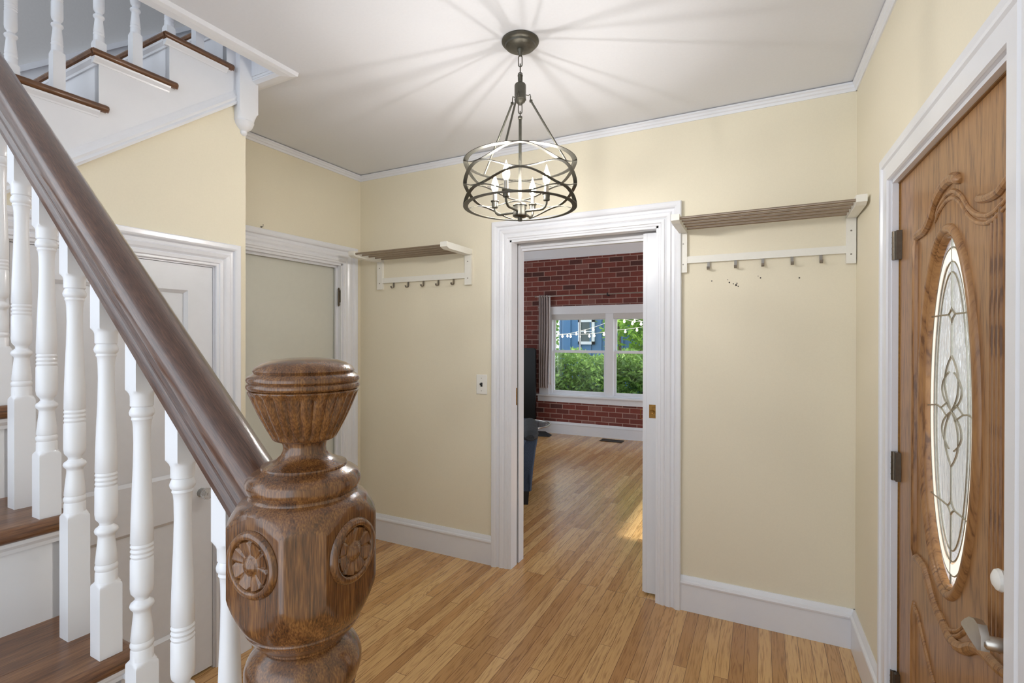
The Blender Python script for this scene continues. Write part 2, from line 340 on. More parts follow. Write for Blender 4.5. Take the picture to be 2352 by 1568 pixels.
# closet wall under the upper flight
mb = MB(); SL = .787
def zl(y): return 2.047+(y-.813)*SL
CY0, CY1, CZ = .665, 1.338, 1.772
pts = [(CY1, 0), (YE, 0), (YE, zl(YE)), (CY0-.19, zl(CY0-.19)), (CY0-.19, 0), (CY0, 0), (CY0, CZ), (CY1, CZ)]
t = .10
mb.prism([(CY1, 0), (YE, 0), (YE, zl(YE)), (CY1, zl(CY1))], 'x', XC-t, XC)
mb.prism([(.47, 0), (CY0, 0), (CY0, zl(CY0)), (.47, zl(.47))], 'x', XC-t, XC)
mb.prism([(CY0, CZ), (CY1, CZ), (CY1, zl(CY1)), (CY0, zl(CY0))], 'x', XC-t, XC)
mb.box((XA, YE-.08, 0), (XC-t, YE, 2.62))
mb.build('wall_closet', M['wall'], fr='L', kind='structure')
# upper stair wall far left, unseen right wall and lid added against sky light
mb = MB(); mb.box((-3.25, -.7, 0), (-3.1, 3.6, 5.2)); mb.box((-3.1, 3.3, 2.9), (-1.2, 3.45, 5.2)); mb.box((-1.2, -.7, 2.87), (-1.1, 3.45, 5.2)); mb.build('wall_stair', M['upwall'], fr='L', kind='structure')
mb = MB(); mb.box((-3.3, -.7, 5.2), (-1.2, 3.5, 5.3)); mb.build('ceiling_light_block', M['upwall'], fr='L', kind='structure')
mb = MB(); yy = [0.0, 2.6]
def sk(y): return 2.711+(y-.981)*.80
mb.prism([(yy[0], sk(yy[0])-.18), (yy[1], sk(yy[1])-.18), (yy[1], sk(yy[1])-.015), (yy[0], sk(yy[0])-.015)], 'x', -3.1, -3.082)
mb.prism([(yy[0], sk(yy[0])-.03), (yy[1], sk(yy[1])-.03), (yy[1], sk(yy[1])), (yy[0], sk(yy[0]))], 'x', -3.1, -3.07)
mb.build('baseboard_stair', M['trim'], fr='L', kind='structure')

# crown mouldings
cp = [(0, 0), (.006, 0), (.009, .012), (.014, .016), (.016, .026), (.021, .030), (.021, .039), (0, .039)]
zb = ZC-.043
mb = MB(); mb.prism([(D-p, zb+q-.001) for p, q in cp], 'x', -2.68, .395); mb.build('trim_3', M['trim'], kind='structure')
mb = MB(); mb.prism([(XA+p, zb+q-.001) for p, q in cp], 'y', YE, 2.765); mb.build('trim_4', M['trim'], fr='L', kind='structure')
mb = MB(); mb.prism([(XR-p, zb+q-.001) for p, q in cp], 'y', -1.6, 2.82); mb.build('trim_5', M['trim'], fr='R', kind='structure')
# baseboards
bp = [(0, 0), (.019, 0), (.019, .138), (.023, .141), (.025, .150), (.023, .158), (.014, .162), (.012, .170), (.006, .184), (0, .184)]
mb = MB(); mb.prism([(D-p, q) for p, q in bp], 'x', -2.68, X0-.119); mb.build('baseboard_back_left', M['trim'], kind='structure')
mb = MB(); mb.prism([(D-p, q) for p, q in bp], 'x', X1+.106, .395); mb.build('baseboard_back_right', M['trim'], kind='structure')
mb = MB(); mb.prism([(XR-p, q) for p, q in bp], 'y', 2.272, 2.82); mb.build('baseboard_right', M['trim'], fr='R', kind='structure')
mb = MB()
lo = []
for p, q in bp: lo.append([(XC+p, 1.44, q), (XC+p, YE+p, q), (XC-.1, YE+p, q)])
mb.strip([[l[i] for l in lo] for i in range(3)], ccap=True); mb.build('baseboard_closet', M['trim'], fr='L', kind='structure')
mb = MB(); mb.prism([(XA+p, q) for p, q in bp], 'y', 2.70, 2.765); mb.build('baseboard_alcove', M['trim'], fr='L', kind='structure')

# casings
cas = [(0, -.03), (0, .010), (.003, .013), (.012, .013), (.016, .018), (.030, .019), (.036, .013), (.046, .020), (.062, .023), (.070, .016), (.082, .017), (.088, .028), (.096, .031), (.114, .031), (.118, .028), (.118, 0)]
def scaled(prof, w): k = w/.118; return [(a*k, b) for a, b in prof]
# ---- door_1 : pocket doorway to the brick room
d1 = empty('door_1', (X0, D, 0), kind='structure')
casing((X0, X1, ZH), scaled(cas, .122), 'y', D, -1).build('casing', M['trim'], d1)
mb = MB()   # jamb boards
mb.box((X0, D-.01, 0), (X0+.012, D+.075, ZH)); mb.box((X0+.001, D+.10, 0), (X0+.014, D+.17, ZH))
mb.box((X1-.012, D-.01, 0), (X1, D+.045, ZH)); mb.box((X1-.012, D+.125, 0), (X1, D+.17, ZH))
mb.box((X0, D-.01, ZH-.012), (X1, D+.05, ZH)); mb.box((X0, D+.12, ZH-.03), (X1, D+.17, ZH)); mb.box((X0, D+.14, ZH-.045), (X1, D+.17, ZH))
mb.build('jamb', M['trim'], d1)
MB().box((X0-.02, D+.076, 0), (X0+.004, D+.099, ZH)).build('slot_shade_strip', M['dark'], d1, label='dark strip painted as the shade between the jamb boards')  # solid dark strip, its colour stands in for shade in the gap
MB().box((X0+.004, D+.06, 1.03), (X0+.0135, D+.074, 1.14)).build('strike_plate', M['brass'], d1, label='dark brass strike plate')
sl = MB(); sl.box((-.600, D+.062, .012), (.28, D+.098, ZH-.02)); sl.box((-.611, D+.068, .012), (-.600, D+.092, ZH-.02)); sl.box((-.598, D+.060, .012), (-.588, D+.062, ZH-.02))
slo = sl.build('sliding_door', M['trim'], d1)
pm = MB(); pm.box((-.574, D+.0605, 1.008), (-.538, D+.063, 1.084)); pl = pm.build('door_pull', M['brass'], slo, label='square antique brass flush pull')
MB().lathe((-.556, D+.0605, 1.045), [(-.002, .013), (-.0035, .011), (-.0015, .006), (-.004, .004), (-.004, .0005)], 20, 'y').build('pull_ring', M['brass'], slo, smooth=True)
MB().tube([(-.611, D+.075, 1.000), (-.624, D+.075, 1.000), (-.624, D+.075, 1.052), (-.611, D+.075, 1.052)], .0025, 6).build('edge_pull', M['brass'], slo, label='brass edge pull')

# ---- door_2 : closet door under the stairs (L)
d2 = empty('door_2', (XC, CY1, 0), kind='structure', fr='L')
casing((CY0, CY1, CZ), scaled(cas, .104), 'x', XC, 1).build('casing', M['trim'], d2, 'L')
dx = XC-.004
mb = MB()
def doorleaf(mb, x, y0, y1, z0, z1, st, panels, depth=.012, th=.035):
    mb.box((x-th, y0, z0), (x-depth-.002, y1, z1))
    zs = [z0]+[v for p in panels for v in p]+[z1]
    mb.box((x-th, y0, z0), (x, y0+st, z1)); mb.box((x-th, y1-st, z0), (x, y1, z1))
    for i in range(0, len(zs), 2): mb.box((x-th, y0+st, zs[i]), (x, y1-st, zs[i+1]))
    for a, b in panels:     # sticking
        for k, (i0, i1) in enumerate([(0, .010)]):
            q = [[(x-.001, y0+st, a), (x-.001, y1-st, a), (x-.001, y1-st, b), (x-.001, y0+st, b)], [(x-depth, y0+st+.013, a+.013), (x-depth, y1-st-.013, a+.013), (x-depth, y1-st-.013, b-.013), (x-depth, y0+st+.013, b-.013)]]
            mb.strip(q)
    return mb
doorleaf(mb, dx, CY0+.006, CY1-.008, .012, CZ-.008, .103, [(.22, .70), (.879, 1.656)]).build('door_leaf', M['doorw'], d2, 'L')
mb = MB(); mb.box((XC-.06, CY1-.006, 0), (XC, CY1, CZ)); mb.box((XC-.06, CY0, 0), (XC, CY0+.004, CZ)); mb.box((XC-.06, CY0, CZ-.006), (XC, CY1, CZ)); mb.build('jamb', M['trim'], d2, 'L')
kb = MB().lathe((dx, CY1-.055, .787), [(0, .020), (.004, .020), (.006, .008), (.022, .008), (.024, .016), (.032, .024), (.042, .026), (.052, .022), (.057, .012), (.058, .002)], 12, 'x').build('knob', M['crystal'], d2, 'L', label='faceted clear glass knob')
# ---- door_3 : alcove door (L)
d3 = empty('door_3', (XA, 2.59, 0), kind='structure', fr='L')
casing((1.76, 2.59, 1.99), scaled(cas, .122), 'x', XA, 1).build('casing', M['trim'], d3, 'L')
mb = MB(); mb.box((XA-.13, 2.575, 0), (XA+.002, 2.59, 1.99)); mb.box((XA-.045, 2.560, 0), (XA-.03, 2.576, 1.975)); mb.box((XA-.13, 1.76, 1.975), (XA+.002, 2.59, 1.99)); mb.box((XA-.045, 1.76, 1.96), (XA-.03, 2.576, 1.976)); mb.box((XA-.13, 1.76, 0), (XA, 1.775, 1.99))
mb.build('jamb', M['trim'], d3, 'L')
MB().box((XA-.10, 1.775, .01), (XA-.062, 2.575, 1.975)).build('door_leaf', M['doorg'], d3, 'L', label='plain pale grey flush door')
hb = MB(); hb.box((XA-.022, 2.571, 1.715), (XA-.001, 2.575, 1.80)); hb.tube([(XA-.012, 2.568, 1.70), (XA-.012, 2.568, 1.805)], .006, 8); hb.lathe((XA-.012, 2.568, 1.805), [(0, .006), (.004, .008), (.01, .004), (.014, .001)], 8); hb.lathe((XA-.012, 2.568, 1.70), [(-.016, .001), (-.01, .004), (-.004, .008), (0, .006)], 8)
hb.build('hinge', M['hinge'], d3, 'L', smooth=True)
# ---- door_4 : front door (R)
d4 = empty('door_4', (XR, 1.713, 0), kind='structure', fr='R')
dy0, dy1, dz1, fx = 1.256, 2.166, 2.0, .484
casing((1.268, 2.172, 2.016), [(0, -.02), (0, .012), (.003, .018), (.055, .018), (.060, .024), (.066, .020), (.072, .022), (.092, .022), (.095, .019), (.095, 0)], 'x', XR, -1).build('casing', M['trim'], d4, 'R')
mb = MB()
mb.box((XR-.002, 2.168, 0), (XR+.16, 2.1735, 2.016)); mb.box((XR-.002, 1.2525, 0), (XR+.16, 1.262, 2.016)); mb.box((XR-.002, 1.268, 2.004), (XR+.16, 2.172, 2.017)); 
mb.build('jamb', M['trim'], d4, 'R')
mb = MB(); mb.box((fx-.006, 1.262, 2.0005), (fx+.02, 2.168, 2.004)); mb.box((fx-.004, 2.1662, 0), (fx+.02, 2.168, 2.0)); mb.build('weather_strip', M['brass'], d4, 'R')
cy, cz, ha, hb_ = 1.708, 1.262, .190, .470
Nn = 120
def ell(a, b, x, n=Nn): return [(x, cy+a*math.cos(2*PI*k/n), cz+b*math.sin(2*PI*k/n)) for k in range(n)]
def rect(x):
    r = []
    for k in range(Nn):
        a = 2*PI*k/Nn; c, s = math.cos(a), math.sin(a)
        d = []
        if c > 1e-6: d.append((dy1-cy)/c)
        if c < -1e-6: d.append((dy0-cy)/c)
        if s > 1e-6: d.append((dz1-cz)/s)
        if s < -1e-6: d.append((.012-cz)/s)
        t = min(d); r.append([x, cy+t*c, cz+t*s])
    for (yy_, zz) in [(dy0, .012), (dy0, dz1), (dy1, .012), (dy1, dz1)]:     # snap nearest to the corners
        k = min(range(Nn), key=lambda i: (r[i][1]-yy_)**2+(r[i][2]-zz)**2); r[k] = [x, yy_, zz]
    return [tuple(q) for q in r]
mb = MB(); mb.strip([rect(fx), ell(ha+.006, hb_+.006, fx), ell(ha+.006, hb_+.006, fx+.042), rect(fx+.042)], close=True)
leaf = mb.build('door_leaf', M['door'], d4, 'R')
mb = MB(); pf = [(-.004, .030), (-.004, .002), (.002, -.003), (.005, -.002), (.008, -.008), (.015, -.0125), (.023, -.011), (.029, -.005), (.031, .001)]
mb.strip([ell(ha+o, hb_+o, fx+p) for o, p in pf]); mb.build('oval_moulding', M['door'], d4, 'R', smooth=True, label='raised golden oak ring around the glass', angle=50)
gx = fx+.014
mb = MB(); mb.strip([ell(ha*.995, hb_*.995, gx), ell(ha*.86, hb_*.93, gx)]); mb.build('glass_border', M['glasshammer'], d4, 'R', label='hammered clear outer band')
mb = MB(); mb.strip([ell(ha*.86, hb_*.93, gx), ell(ha*.83, hb_*.92, gx-.006), ell(ha*.73, hb_*.865, gx-.006), ell(ha*.70, hb_*.85, gx)]); mb.build('bevelled_band', M['glassbevel'], d4, 'R', label='clear bevelled band')
mb = MB(); mb.strip([ell(ha*.70, hb_*.85, gx), ell(ha*.60, hb_*.79, gx)]); mb.build('glass_band', M['glasshammer'], d4, 'R', label='hammered inner band')
e = ell(ha*.60, hb_*.79, gx); MB().add(e, [tuple(range(Nn))]).build('glass_centre', M['glasswavy'], d4, 'R', label='wavy textured centre glass')
def pt(u, v): return (gx-.004, cy+u*ha, cz+v*hb_)
def arc(p0, p1, b, n=12):      # curve between p0,p1 bulging by b (in u)
    return [pt(p0[0]+(p1[0]-p0[0])*t+b*4*t*(1-t), p0[1]+(p1[1]-p0[1])*t) for t in [i/n for i in range(n+1)]]
mb = MB()
for a, b in ((.86, .93), (.70, .85), (.60, .79)): mb.tube([(gx-.004,)+q[1:] for q in ell(a*ha, b*hb_, gx, 72)], .0022, 6, closed=True)
cu = 0
mb.tube([pt(0, .98), pt(0, .60)], .0026, 6); mb.tube([pt(0, .50), pt(0, .315)], .0026, 6); mb.tube([pt(0, -.315), pt(0, -.50)], .0026, 6); mb.tube([pt(0, -.60), pt(0, -.98)], .0026, 6)
for sg in (1, -1):
    for s2 in (1, -1):
        mb.tube(arc((0, .60*sg), (.13*s2, .55*sg), -.04*s2), .0026, 6); mb.tube(arc((.13*s2, .55*sg), (0, .49*sg), -.04*s2), .0026, 6)
        mb.tube([pt(.13*s2, .55*sg), pt(.83*s2, .55*sg)], .0026, 6)
        mb.tube(arc((0, .315*sg), (0, 0), .26*s2), .0026, 6)
        mb.tube(arc((.10*s2, .22*sg), (0, 0), .32*s2), .0026, 6)
        mb.tube(arc((.12*s2, .05*sg), (.42*s2, 0), .0), .0024, 6)
    mb.tube([pt(.42*sg, 0), pt(.60*sg, .01), pt(.98*sg, -.01)], .0026, 6)
mb.build('lead_came', M['lead'], d4, 'R', smooth=True)
def relief(pts, r, name='panel_moulding', lift=.0):
    P = []
    for i in range(len(pts)-1):
        for t in (0, .5): P.append(tuple(pts[i][j]+(pts[i+1][j]-pts[i][j])*t for j in (0, 1)))
    P.append(pts[-1])
    # Chaikin smooth
    for _ in range(2):
        Q = [P[0]]
        for i in range(len(P)-1):
            a, b = P[i], P[i+1]; Q += [(a[0]*.75+b[0]*.25, a[1]*.75+b[1]*.25), (a[0]*.25+b[0]*.75, a[1]*.25+b[1]*.75)]
        P = Q+[P[-1]]
    n = len(P); rr = [r*min(1, .45+min(i, n-1-i)/(.12*n)) for i in range(n)]
    return MB().tube([(fx-lift, a, b) for a, b in P], rr, 10)
big = [(1.984,1.775),(1.941,1.779),(1.883,1.781),(1.848,1.794),(1.821,1.812),(1.803,1.832),(1.782,1.85),(1.751,1.864),(1.718,1.871),(1.692,1.874),(1.667,1.874),(1.638,1.865),(1.612,1.851)]
in1 = [(1.799,1.802),(1.764,1.825),(1.737,1.835),(1.704,1.842),(1.667,1.84),(1.637,1.829),(1.606,1.81),(1.583,1.789),(1.562,1.77),(1.534,1.753),(1.507,1.741),(1.458,1.728),(1.417,1.728),(1.36,1.745)]
brow = [(1.507,1.779),(1.476,1.771),(1.452,1.767),(1.42,1.765),(1.393,1.767),(1.34,1.785),(1.30,1.81)]
low = [(1.984,.757),(1.944,.774),(1.901,.776),(1.864,.774),(1.845,.76),(1.825,.746),(1.806,.728),(1.784,.712),(1.756,.70),(1.725,.691),(1.667,.674),(1.611,.682),(1.565,.701),(1.519,.733),(1.478,.751),(1.431,.757),(1.384,.762),(1.32,.775)]
lin_ = [(1.735,.705),(1.715,.696),(1.68,.689),(1.646,.703),(1.617,.719),(1.589,.741),(1.571,.757)]
relief(big, .0150, lift=.0).build('panel_moulding', M['door'], d4, 'R', smooth=True)
relief([(a, b) for a, b in in1], .0065).build('panel_moulding', M['door'], d4, 'R', smooth=True)
relief([(a+.006, b-.016) for a, b in in1], .006).build('panel_moulding', M['door'], d4, 'R', smooth=True)
relief(brow, .011).build('panel_moulding', M['door'], d4, 'R', smooth=True)
relief(low, .0145, lift=.0).build('panel_moulding', M['door'], d4, 'R', smooth=True)
relief(lin_, .006).build('panel_moulding', M['door'], d4, 'R', smooth=True)
relief([(a, b-.013) for a, b in lin_], .006).build('panel_moulding', M['door'], d4, 'R', smooth=True)
relief([(1.978, 1.778), (1.978, .76)], .0135).build('panel_moulding', M['door'], d4, 'R', smooth=True)
for yy_, a, b in ((1.434, 1.722, .79), (1.413, 1.735, .79), (1.392, 1.75, .79)): relief([(yy_, a), (yy_, b)], .0065).build('panel_moulding', M['door'], d4, 'R', smooth=True)
relief([(1.985, .62), (1.985, .14), (1.40, .14), (1.40, .50)], .012).build('panel_moulding', M['door'], d4, 'R', smooth=True)
relief([(1.985, .61), (1.941, .601), (1.928, .588), (1.865, .535), (1.81, .491), (1.72, .45), (1.62, .49), (1.50, .58), (1.40, .60)], .008).build('panel_moulding', M['door'], d4, 'R', smooth=True)
def hinge(z):
    mb = MB(); mb.tube([(fx-.016, 2.165, z-.05), (fx-.016, 2.165, z+.05)], .0085, 12)
    for q in (-.03, -.01, .01, .03): mb.lathe((fx-.016, 2.165, z+q), [(-.001, .0092), (.001, .0092)], 12)
    mb.box((fx-.016, 2.140, z-.05), (fx-.0005, 2.163, z+.05)); return mb
for z in (1.783, 1.010, .238): hinge(z).build('hinge', M['hinge'], d4, 'R', smooth=True, label='dark steel barrel hinge')
mb = MB(); mb.lathe((fx, 1.318, .842), [(0, .033), (-.006, .033), (-.010, .028), (-.012, .0145), (-.048, .0140), (-.053, .011), (-.055, .002)], 24, 'x')
tb = [(1.308, .856, .828, .010), (1.322, .875, .822, .011), (1.345, .875, .821, .010), (1.375, .864, .820, .008), (1.405, .845, .820, .006), (1.434, .824, .819, .003)]
mb.strip([[(.436-t_, y, a), (.436+t_*.4, y, a), (.436+t_*.4, y, b), (.436-t_, y, b)] for y, a, b, t_ in tb], ccap=True)
mb.build('lever_handle', M['nickel'], d4, 'R', smooth=True, label='satin nickel lever handle', angle=50)
mb = MB(); mb.lathe((fx, 1.310, .972), [(0, .032), (-.008, .031), (-.011, .027), (-.012, .008), (-.022, .008), (-.023, .001)], 24, 'x')
mb.lathe((fx-.026, 1.318, .972), [(-.013, .002), (-.011, .012), (-.006, .020), (0, .0225), (.006, .020), (.010, .010), (.011, .002)], 24, 'x'); mb.build('deadbolt_turn', M['plate'], d4, 'R', smooth=True, label='pale round deadbolt turn')
MB().box((fx-.02, 1.262, 0), (XR+.16, 2.168, .012)).build('threshold', M['tread'], d4, 'R')

# small hook and hole above the alcove door
mb = MB(); P0 = (XA, 1.954, 2.126); mb.lathe(P0, [(0, .006), (.002, .006)], 8, 'x'); mb.tube([(XA+.002, 1.954, 2.126), (XA+.016, 1.954, 2.126), (XA+.018, 1.954, 2.140)], .0022, 6)
mb.build('wall_hook', M['hook'], fr='L', label='tiny metal hook screwed into the cream wall above the alcove door', cat='hook')

# ------------------------------------------------------------------ LOWER FLIGHT (L frame)
RUN, RISE = .2416, .211
YF = .49                                         # far (open) end of treads
st = empty('staircase', (-1.2, .1, 0), 'lower flight of dark brown wooden stairs with white risers behind the carved newel', 'stairs', fr='L')
nos = [(-1.04-.2416*k+.4832, .878-.211*2+.211*k) for k in range(0, 6)]          # from z .456 up
nos = [(-.5985, .456), (-.798, .667)] + nos[2:] 
allst = [(-.345, .245)] + nos
for i, (nx, nz) in enumerate(allst):
    x_next = allst[i+1][0]-.03 if i+1 < len(allst) else XC
    ye = YF if i > 0 else .38
    bx = x_next-.012; n = 8
    # tread with half-round nosing and a seam
    prof = [(bx, nz-.03), (nx-.014, nz-.03)]+[(nx-.015+.015*math.sin(a), nz-.015-.015*math.cos(a)) for a in [PI*k/n for k in range(1, n)]]+[(nx-.014, nz), (nx-.1195, nz), (nx-.1200, nz-.0016), (nx-.1205, nz), (bx, nz)]
    tr = MB().prism(prof, 'y', -.45, ye); tr.build('tread', M['tread'], st, 'L', smooth=True, label='dark brown worn wooden tread')
    if i > 0:
        # rounded return on the open end
        tr = MB().prism([(ye+(-.0+.012*math.sin(a)), nz-.015-.015*math.cos(a)) for a in [PI*k/8 for k in range(9)]], 'x', bx+.015, nx-.012); tr.build('tread_return', M['tread'], st, 'L', smooth=True)
    rx_ = nx-.03; zb_ = allst[i-1][1] if i else 0
    MB().box((rx_-.012, -.45, zb_), (rx_, ye-.012, nz-.03)).build('riser', M['trim'], st, 'L', label='white painted riser')
    MB().prism([(rx_, nz-.03), (rx_+.018, nz-.03), (rx_+.016, nz-.038), (rx_+.008, nz-.046), (rx_+.006, nz-.054), (rx_, nz-.054)], 'y', -.45, ye-.002).build('cove_moulding', M['trim'], st, 'L')
    if i > 0: MB().prism([(ye-.012, nz-.03), (ye+.004, nz-.03), (ye+.002, nz-.04), (ye-.006, nz-.048), (ye-.012, nz-.054)], 'x', bx+.01, rx_+.016).build('cove_moulding', M['trim'], st, 'L')
# open-side stringer
pts = [(-.62, 0)]; 
pts = [(allst[1][0]-.03, 0), (allst[1][0]-.03, allst[1][1]-.03)]
for i in range(2, len(allst)):
    pts += [(allst[i][0]-.03, allst[i-1][1]-.03), (allst[i][0]-.03, allst[i][1]-.03)]
pts += [(XC+.005, allst[-1][1]-.03), (XC+.005, 0)]
MB().prism(pts, 'y', YF-.026, YF-.012).build('stringer', M['trim'], st, 'L', label='white painted stringer')
# landing
MB().box((-3.1, -.45, 1.885), (XC+.02, .40, 1.915)).build('landing', M['tread'], st, 'L')

# balusters
TURN = [(0, .0185), (-.003, .0174), (-.020, .0172), (-.022, .0150), (-.026, .0172), (-.031, .0188), (-.036, .0178), (-.039, .0150), (-.043, .0158), (-.046, .0140), (-.056, .0130), (-.085, .0124), (-.13, .0134), (-.17, .0150), (-.21, .0163), (-.252, .0172), (-.254, .0158), (-.258, .0174), (-.262, .0158), (-.266, .0174), (-.270, .0158), (-.274, .0174), (-.278, .0158), (-.281, .0174), (-.328, .0176), (-.337, .0165), (-.342, .0130), (-.345, .0108), (-.349, .0106), (-.352, .0135), (-.355, .0172), (-.359, .0184), (-.363, .0172), (-.367, .0134), (-.371, .0128), (-.380, .0136), (-.40, .0156), (-.416, .0172), (-.419, .0158), (-.423, .0178), (-.427, .0178), (-.431, .0160), (-.434, .0172), (-.450, .0174)]
def baluster(lt, lb, a=.0174):
    """turned part from z=0 (bottom of upper block) down to -.45; blocks above lt, below lb"""
    P = [(lt, .05), (.009, .05), (.007, .0245), (.004, .0205), (.0015, .0182)] + [(h, r*.965) for h, r in TURN] + [(-.4515, .0182), (-.454, .0208), (-.457, .0240), (-.460, .05), (-.45-lb, .05)]
    def rf(an, h, r): return min(r, a/max(abs(math.cos(an)), abs(math.sin(an))))
    return MB().lathe((0, 0, 0), P, 32, 'z', rf, PI/32*0)
PR = baluster
BYc = .4576
rl = empty('stair_railing', (-1.2, BYc, 0), 'dark brown moulded handrail on white turned balusters, running down to the carved newel', 'railing', fr='L')
SLP = .872
def bt(x): return H+.4385*(.18+.872*((-x/.4385)-2.64))+.004     # bottom of upper block
xs = [-1.077+.1208*3-.1208*k for k in range(0, 9)]
protoL = {}
for i, x in enumerate(xs):
    zt_ = bt(x)
    near = (i % 2 == 1)                       # nearer the nosing of its tread
    tk = [s for s in allst if s[0] >= x-.001]; base = tk[-1][1] if tk else .2
    lb = zt_-.45-base
    key = round(lb, 2)
    b = PR(.12, lb)
    b.v = [(v[0]+x, v[1]+BYc, v[2]+zt_) for v in b.v]
    b.build('baluster', M['trim'], rl, 'L', smooth=True, angle=40)
# handrail
def rail_sweep(x0, x1, zf, y, prof, mat, name, parent):
    mb = MB(); loops = []
    for x in (x0, x1): loops.append([(x+b*.0, y+a, zf(x)+b) for a, b in prof])
    mb.strip(loops, ccap=True); return mb.build(name, mat, parent, 'L', smooth=True, angle=28)
kk = 1/math.cos(math.atan(SLP))
half = [(0, 0), (.020, 0), (.023, .004), (.023, .012), (.020, .016), (.0185, .020), (.021, .024), (.0215, .030), (.0175, .036), (.0175, .042), (.022, .045), (.0285, .049), (.0315, .057), (.0315, .066), (.0275, .076), (.020, .083), (.010, .087), (0, .088)]
prof = [(a, b*kk) for a, b in half]+[(-a, b*kk) for a, b in half[-2:0:-1]]
def railz(x): return H+.4385*(.072+.872*((-x/.4385)-2.303))
rail_sweep(-2.9, -.615, railz, BYc, prof, M['rail'], 'handrail', rl)

# ------------------------------------------------------------------ NEWEL POST (L frame)
NX, NY = -.5535, .4576
nw = empty('newel_post', (NX, NY, 0), 'large carved varnished wooden newel post with rosettes and fluted domed cap', 'newel post', fr='L')
S = .000578; Rr = .000535
def zz(py): return H-(py-787)*S
cap = [(zz(828), .002), (zz(829), .020), (zz(833), .040), (zz(840), .052), (zz(849), .0600), (zz(857), .0628), (zz(861), .0612), (zz(863), .0630), (zz(867), .0662), (zz(871), .0690), (zz(877), .0700), (zz(881), .0690), (zz(883), .0672), (zz(885), .0685), (zz(889), .0700), (zz(893), .0700), (zz(897), .0685), (zz(899), .0668)]
MB().lathe((NX, NY, 0), cap, 72).build('newel_cap', M['newel'], nw, 'L', smooth=True, angle=45)
# fluted bowl
nfl = 24
def fl(an, h, r):
    t = (zz(903)-h)/(zz(903)-zz(1010))
    k = max(0, min(1, t/.10))*max(0, min(1, (1-t)/.10)) if 0 <= t <= 1 else 0
    s = abs(math.sin(an*nfl/2))
    return r - .0042*k*(1-s**.8)*(.5+.5*(1-t))
bowl = [(zz(899), .0660), (zz(900.5), .0678), (zz(903), .0688)]
for i in range(0, 22):
    t = i/21; bowl.append((zz(904+t*105), (.0686-(.0686-.0400)*(t**.93)+.002*math.sin(PI*t))))
bowl += [(zz(1012), .0385), (zz(1015), .0350), (zz(1018), .0290)]
MB().lathe((NX, NY, 0), bowl, 192, rf=fl).build('fluted_bowl', M['newel'], nw, 'L', smooth=True, angle=60)
col = [(zz(1018), .0288), (zz(1024), .0272), (zz(1032), .0265), (zz(1040), .0272), (zz(1048), .0298), (zz(1056), .0345), (zz(1062), .0410), (zz(1067), .0480), (zz(1070), .0525), (zz(1073), .0535), (zz(1076), .0530), (zz(1079), .0560), (zz(1084), .0620), (zz(1092), .0680), (zz(1102), .0710), (zz(1111), .0714), (zz(1120), .0698), (zz(1127), .0672), (zz(1130), .0660), (zz(1132), .0672), (zz(1136), .0680)]
A0, CH = .0800, .034
NROT = math.radians(4.8)
def blk(an, h, r):
    c, s = abs(math.cos(an-NROT)), abs(math.sin(an-NROT))
    d = A0/max(c, s); dd = (2*A0-CH)/(c+s)
    m_ = min(d, dd)
    return min(r, m_)
block = [(zz(1136), .0680), (zz(1140), .0715), (zz(1146), .0770), (zz(1152), .0800), (zz(1160), .0828), (zz(1170), .0862), (zz(1180), .0895), (zz(1186), .0930), (zz(1190), .1000), (zz(1250), .1000), (zz(1330), .1000), (zz(1336), .0925), (zz(1350), .0900), (zz(1366), .0868), (zz(1382), .0830), (zz(1398), .0788), (zz(1412), .0742), (zz(1418), .0722), (zz(1420), .0708), (zz(1423), .0715), (zz(1436), .0672), (zz(1448), .0612), (zz(1456), .0560), (zz(1462), .0520), (zz(1468), .0510)]
MB().lathe((NX, NY, 0), col+block[1:], 160, rf=lambda a, h, r: blk(a, h, r)).build('newel_block', M['newel'], nw, 'L', smooth=True, angle=30)
# scalloped lower bulb
def sca(an, h, r):
    t = (zz(1555)-h)
    return r
bulb = [(zz(1466), .0505), (zz(1470), .0530), (zz(1478), .0590), (zz(1490), .0655), (zz(1504), .0700), (zz(1518), .0722), (zz(1532), .0722), (zz(1546), .0705), (zz(1560), .0672), (zz(1574), .0625)]
mbb = MB(); nn = 160
loops = []
for h, r in bulb:
    loops.append([(NX+r*math.cos(2*PI*k/nn), NY+r*math.sin(2*PI*k/nn), h) for k in range(nn)])
for dz, r in ((-.004, .0600), (-.006, .0560)):
    loops.append([(NX+r*math.cos(2*PI*k/nn), NY+r*math.sin(2*PI*k/nn), zz(1574)+dz-.010*abs(math.sin(14*2*PI*k/nn/1))) for k in range(nn)])
mbb.strip(loops, ccap=True); mbb.build('scalloped_collar', M['newel'], nw, 'L', smooth=True, angle=50)
lowp = [(zz(1570), .0560), (zz(1600), .0520), (zz(1640), .0460), (.86, .0440), (.80, .047), (.62, .058), (.60, .066), (.59, .070), (.58, .070)]
mbl = MB().lathe((NX, NY, 0), lowp, 48); mbl.box((NX-.072, NY-.072, 0), (NX+.072, NY+.072, .58)); mbl.build('newel_shaft', M['newel'], nw, 'L', smooth=True, angle=40)
# beads under the scallops
mbd = MB()
for k in range(28):
    a = 2*PI*(k+.5)/28; mbd.lathe((NX+.060*math.cos(a), NY+.060*math.sin(a), zz(1578)), [(-.007, .001), (-.005, .0045), (0, .0055), (.005, .0045), (.007, .001)], 8)
mbd.build('bead_ring', M['newel'], nw, 'L', smooth=True, angle=80)
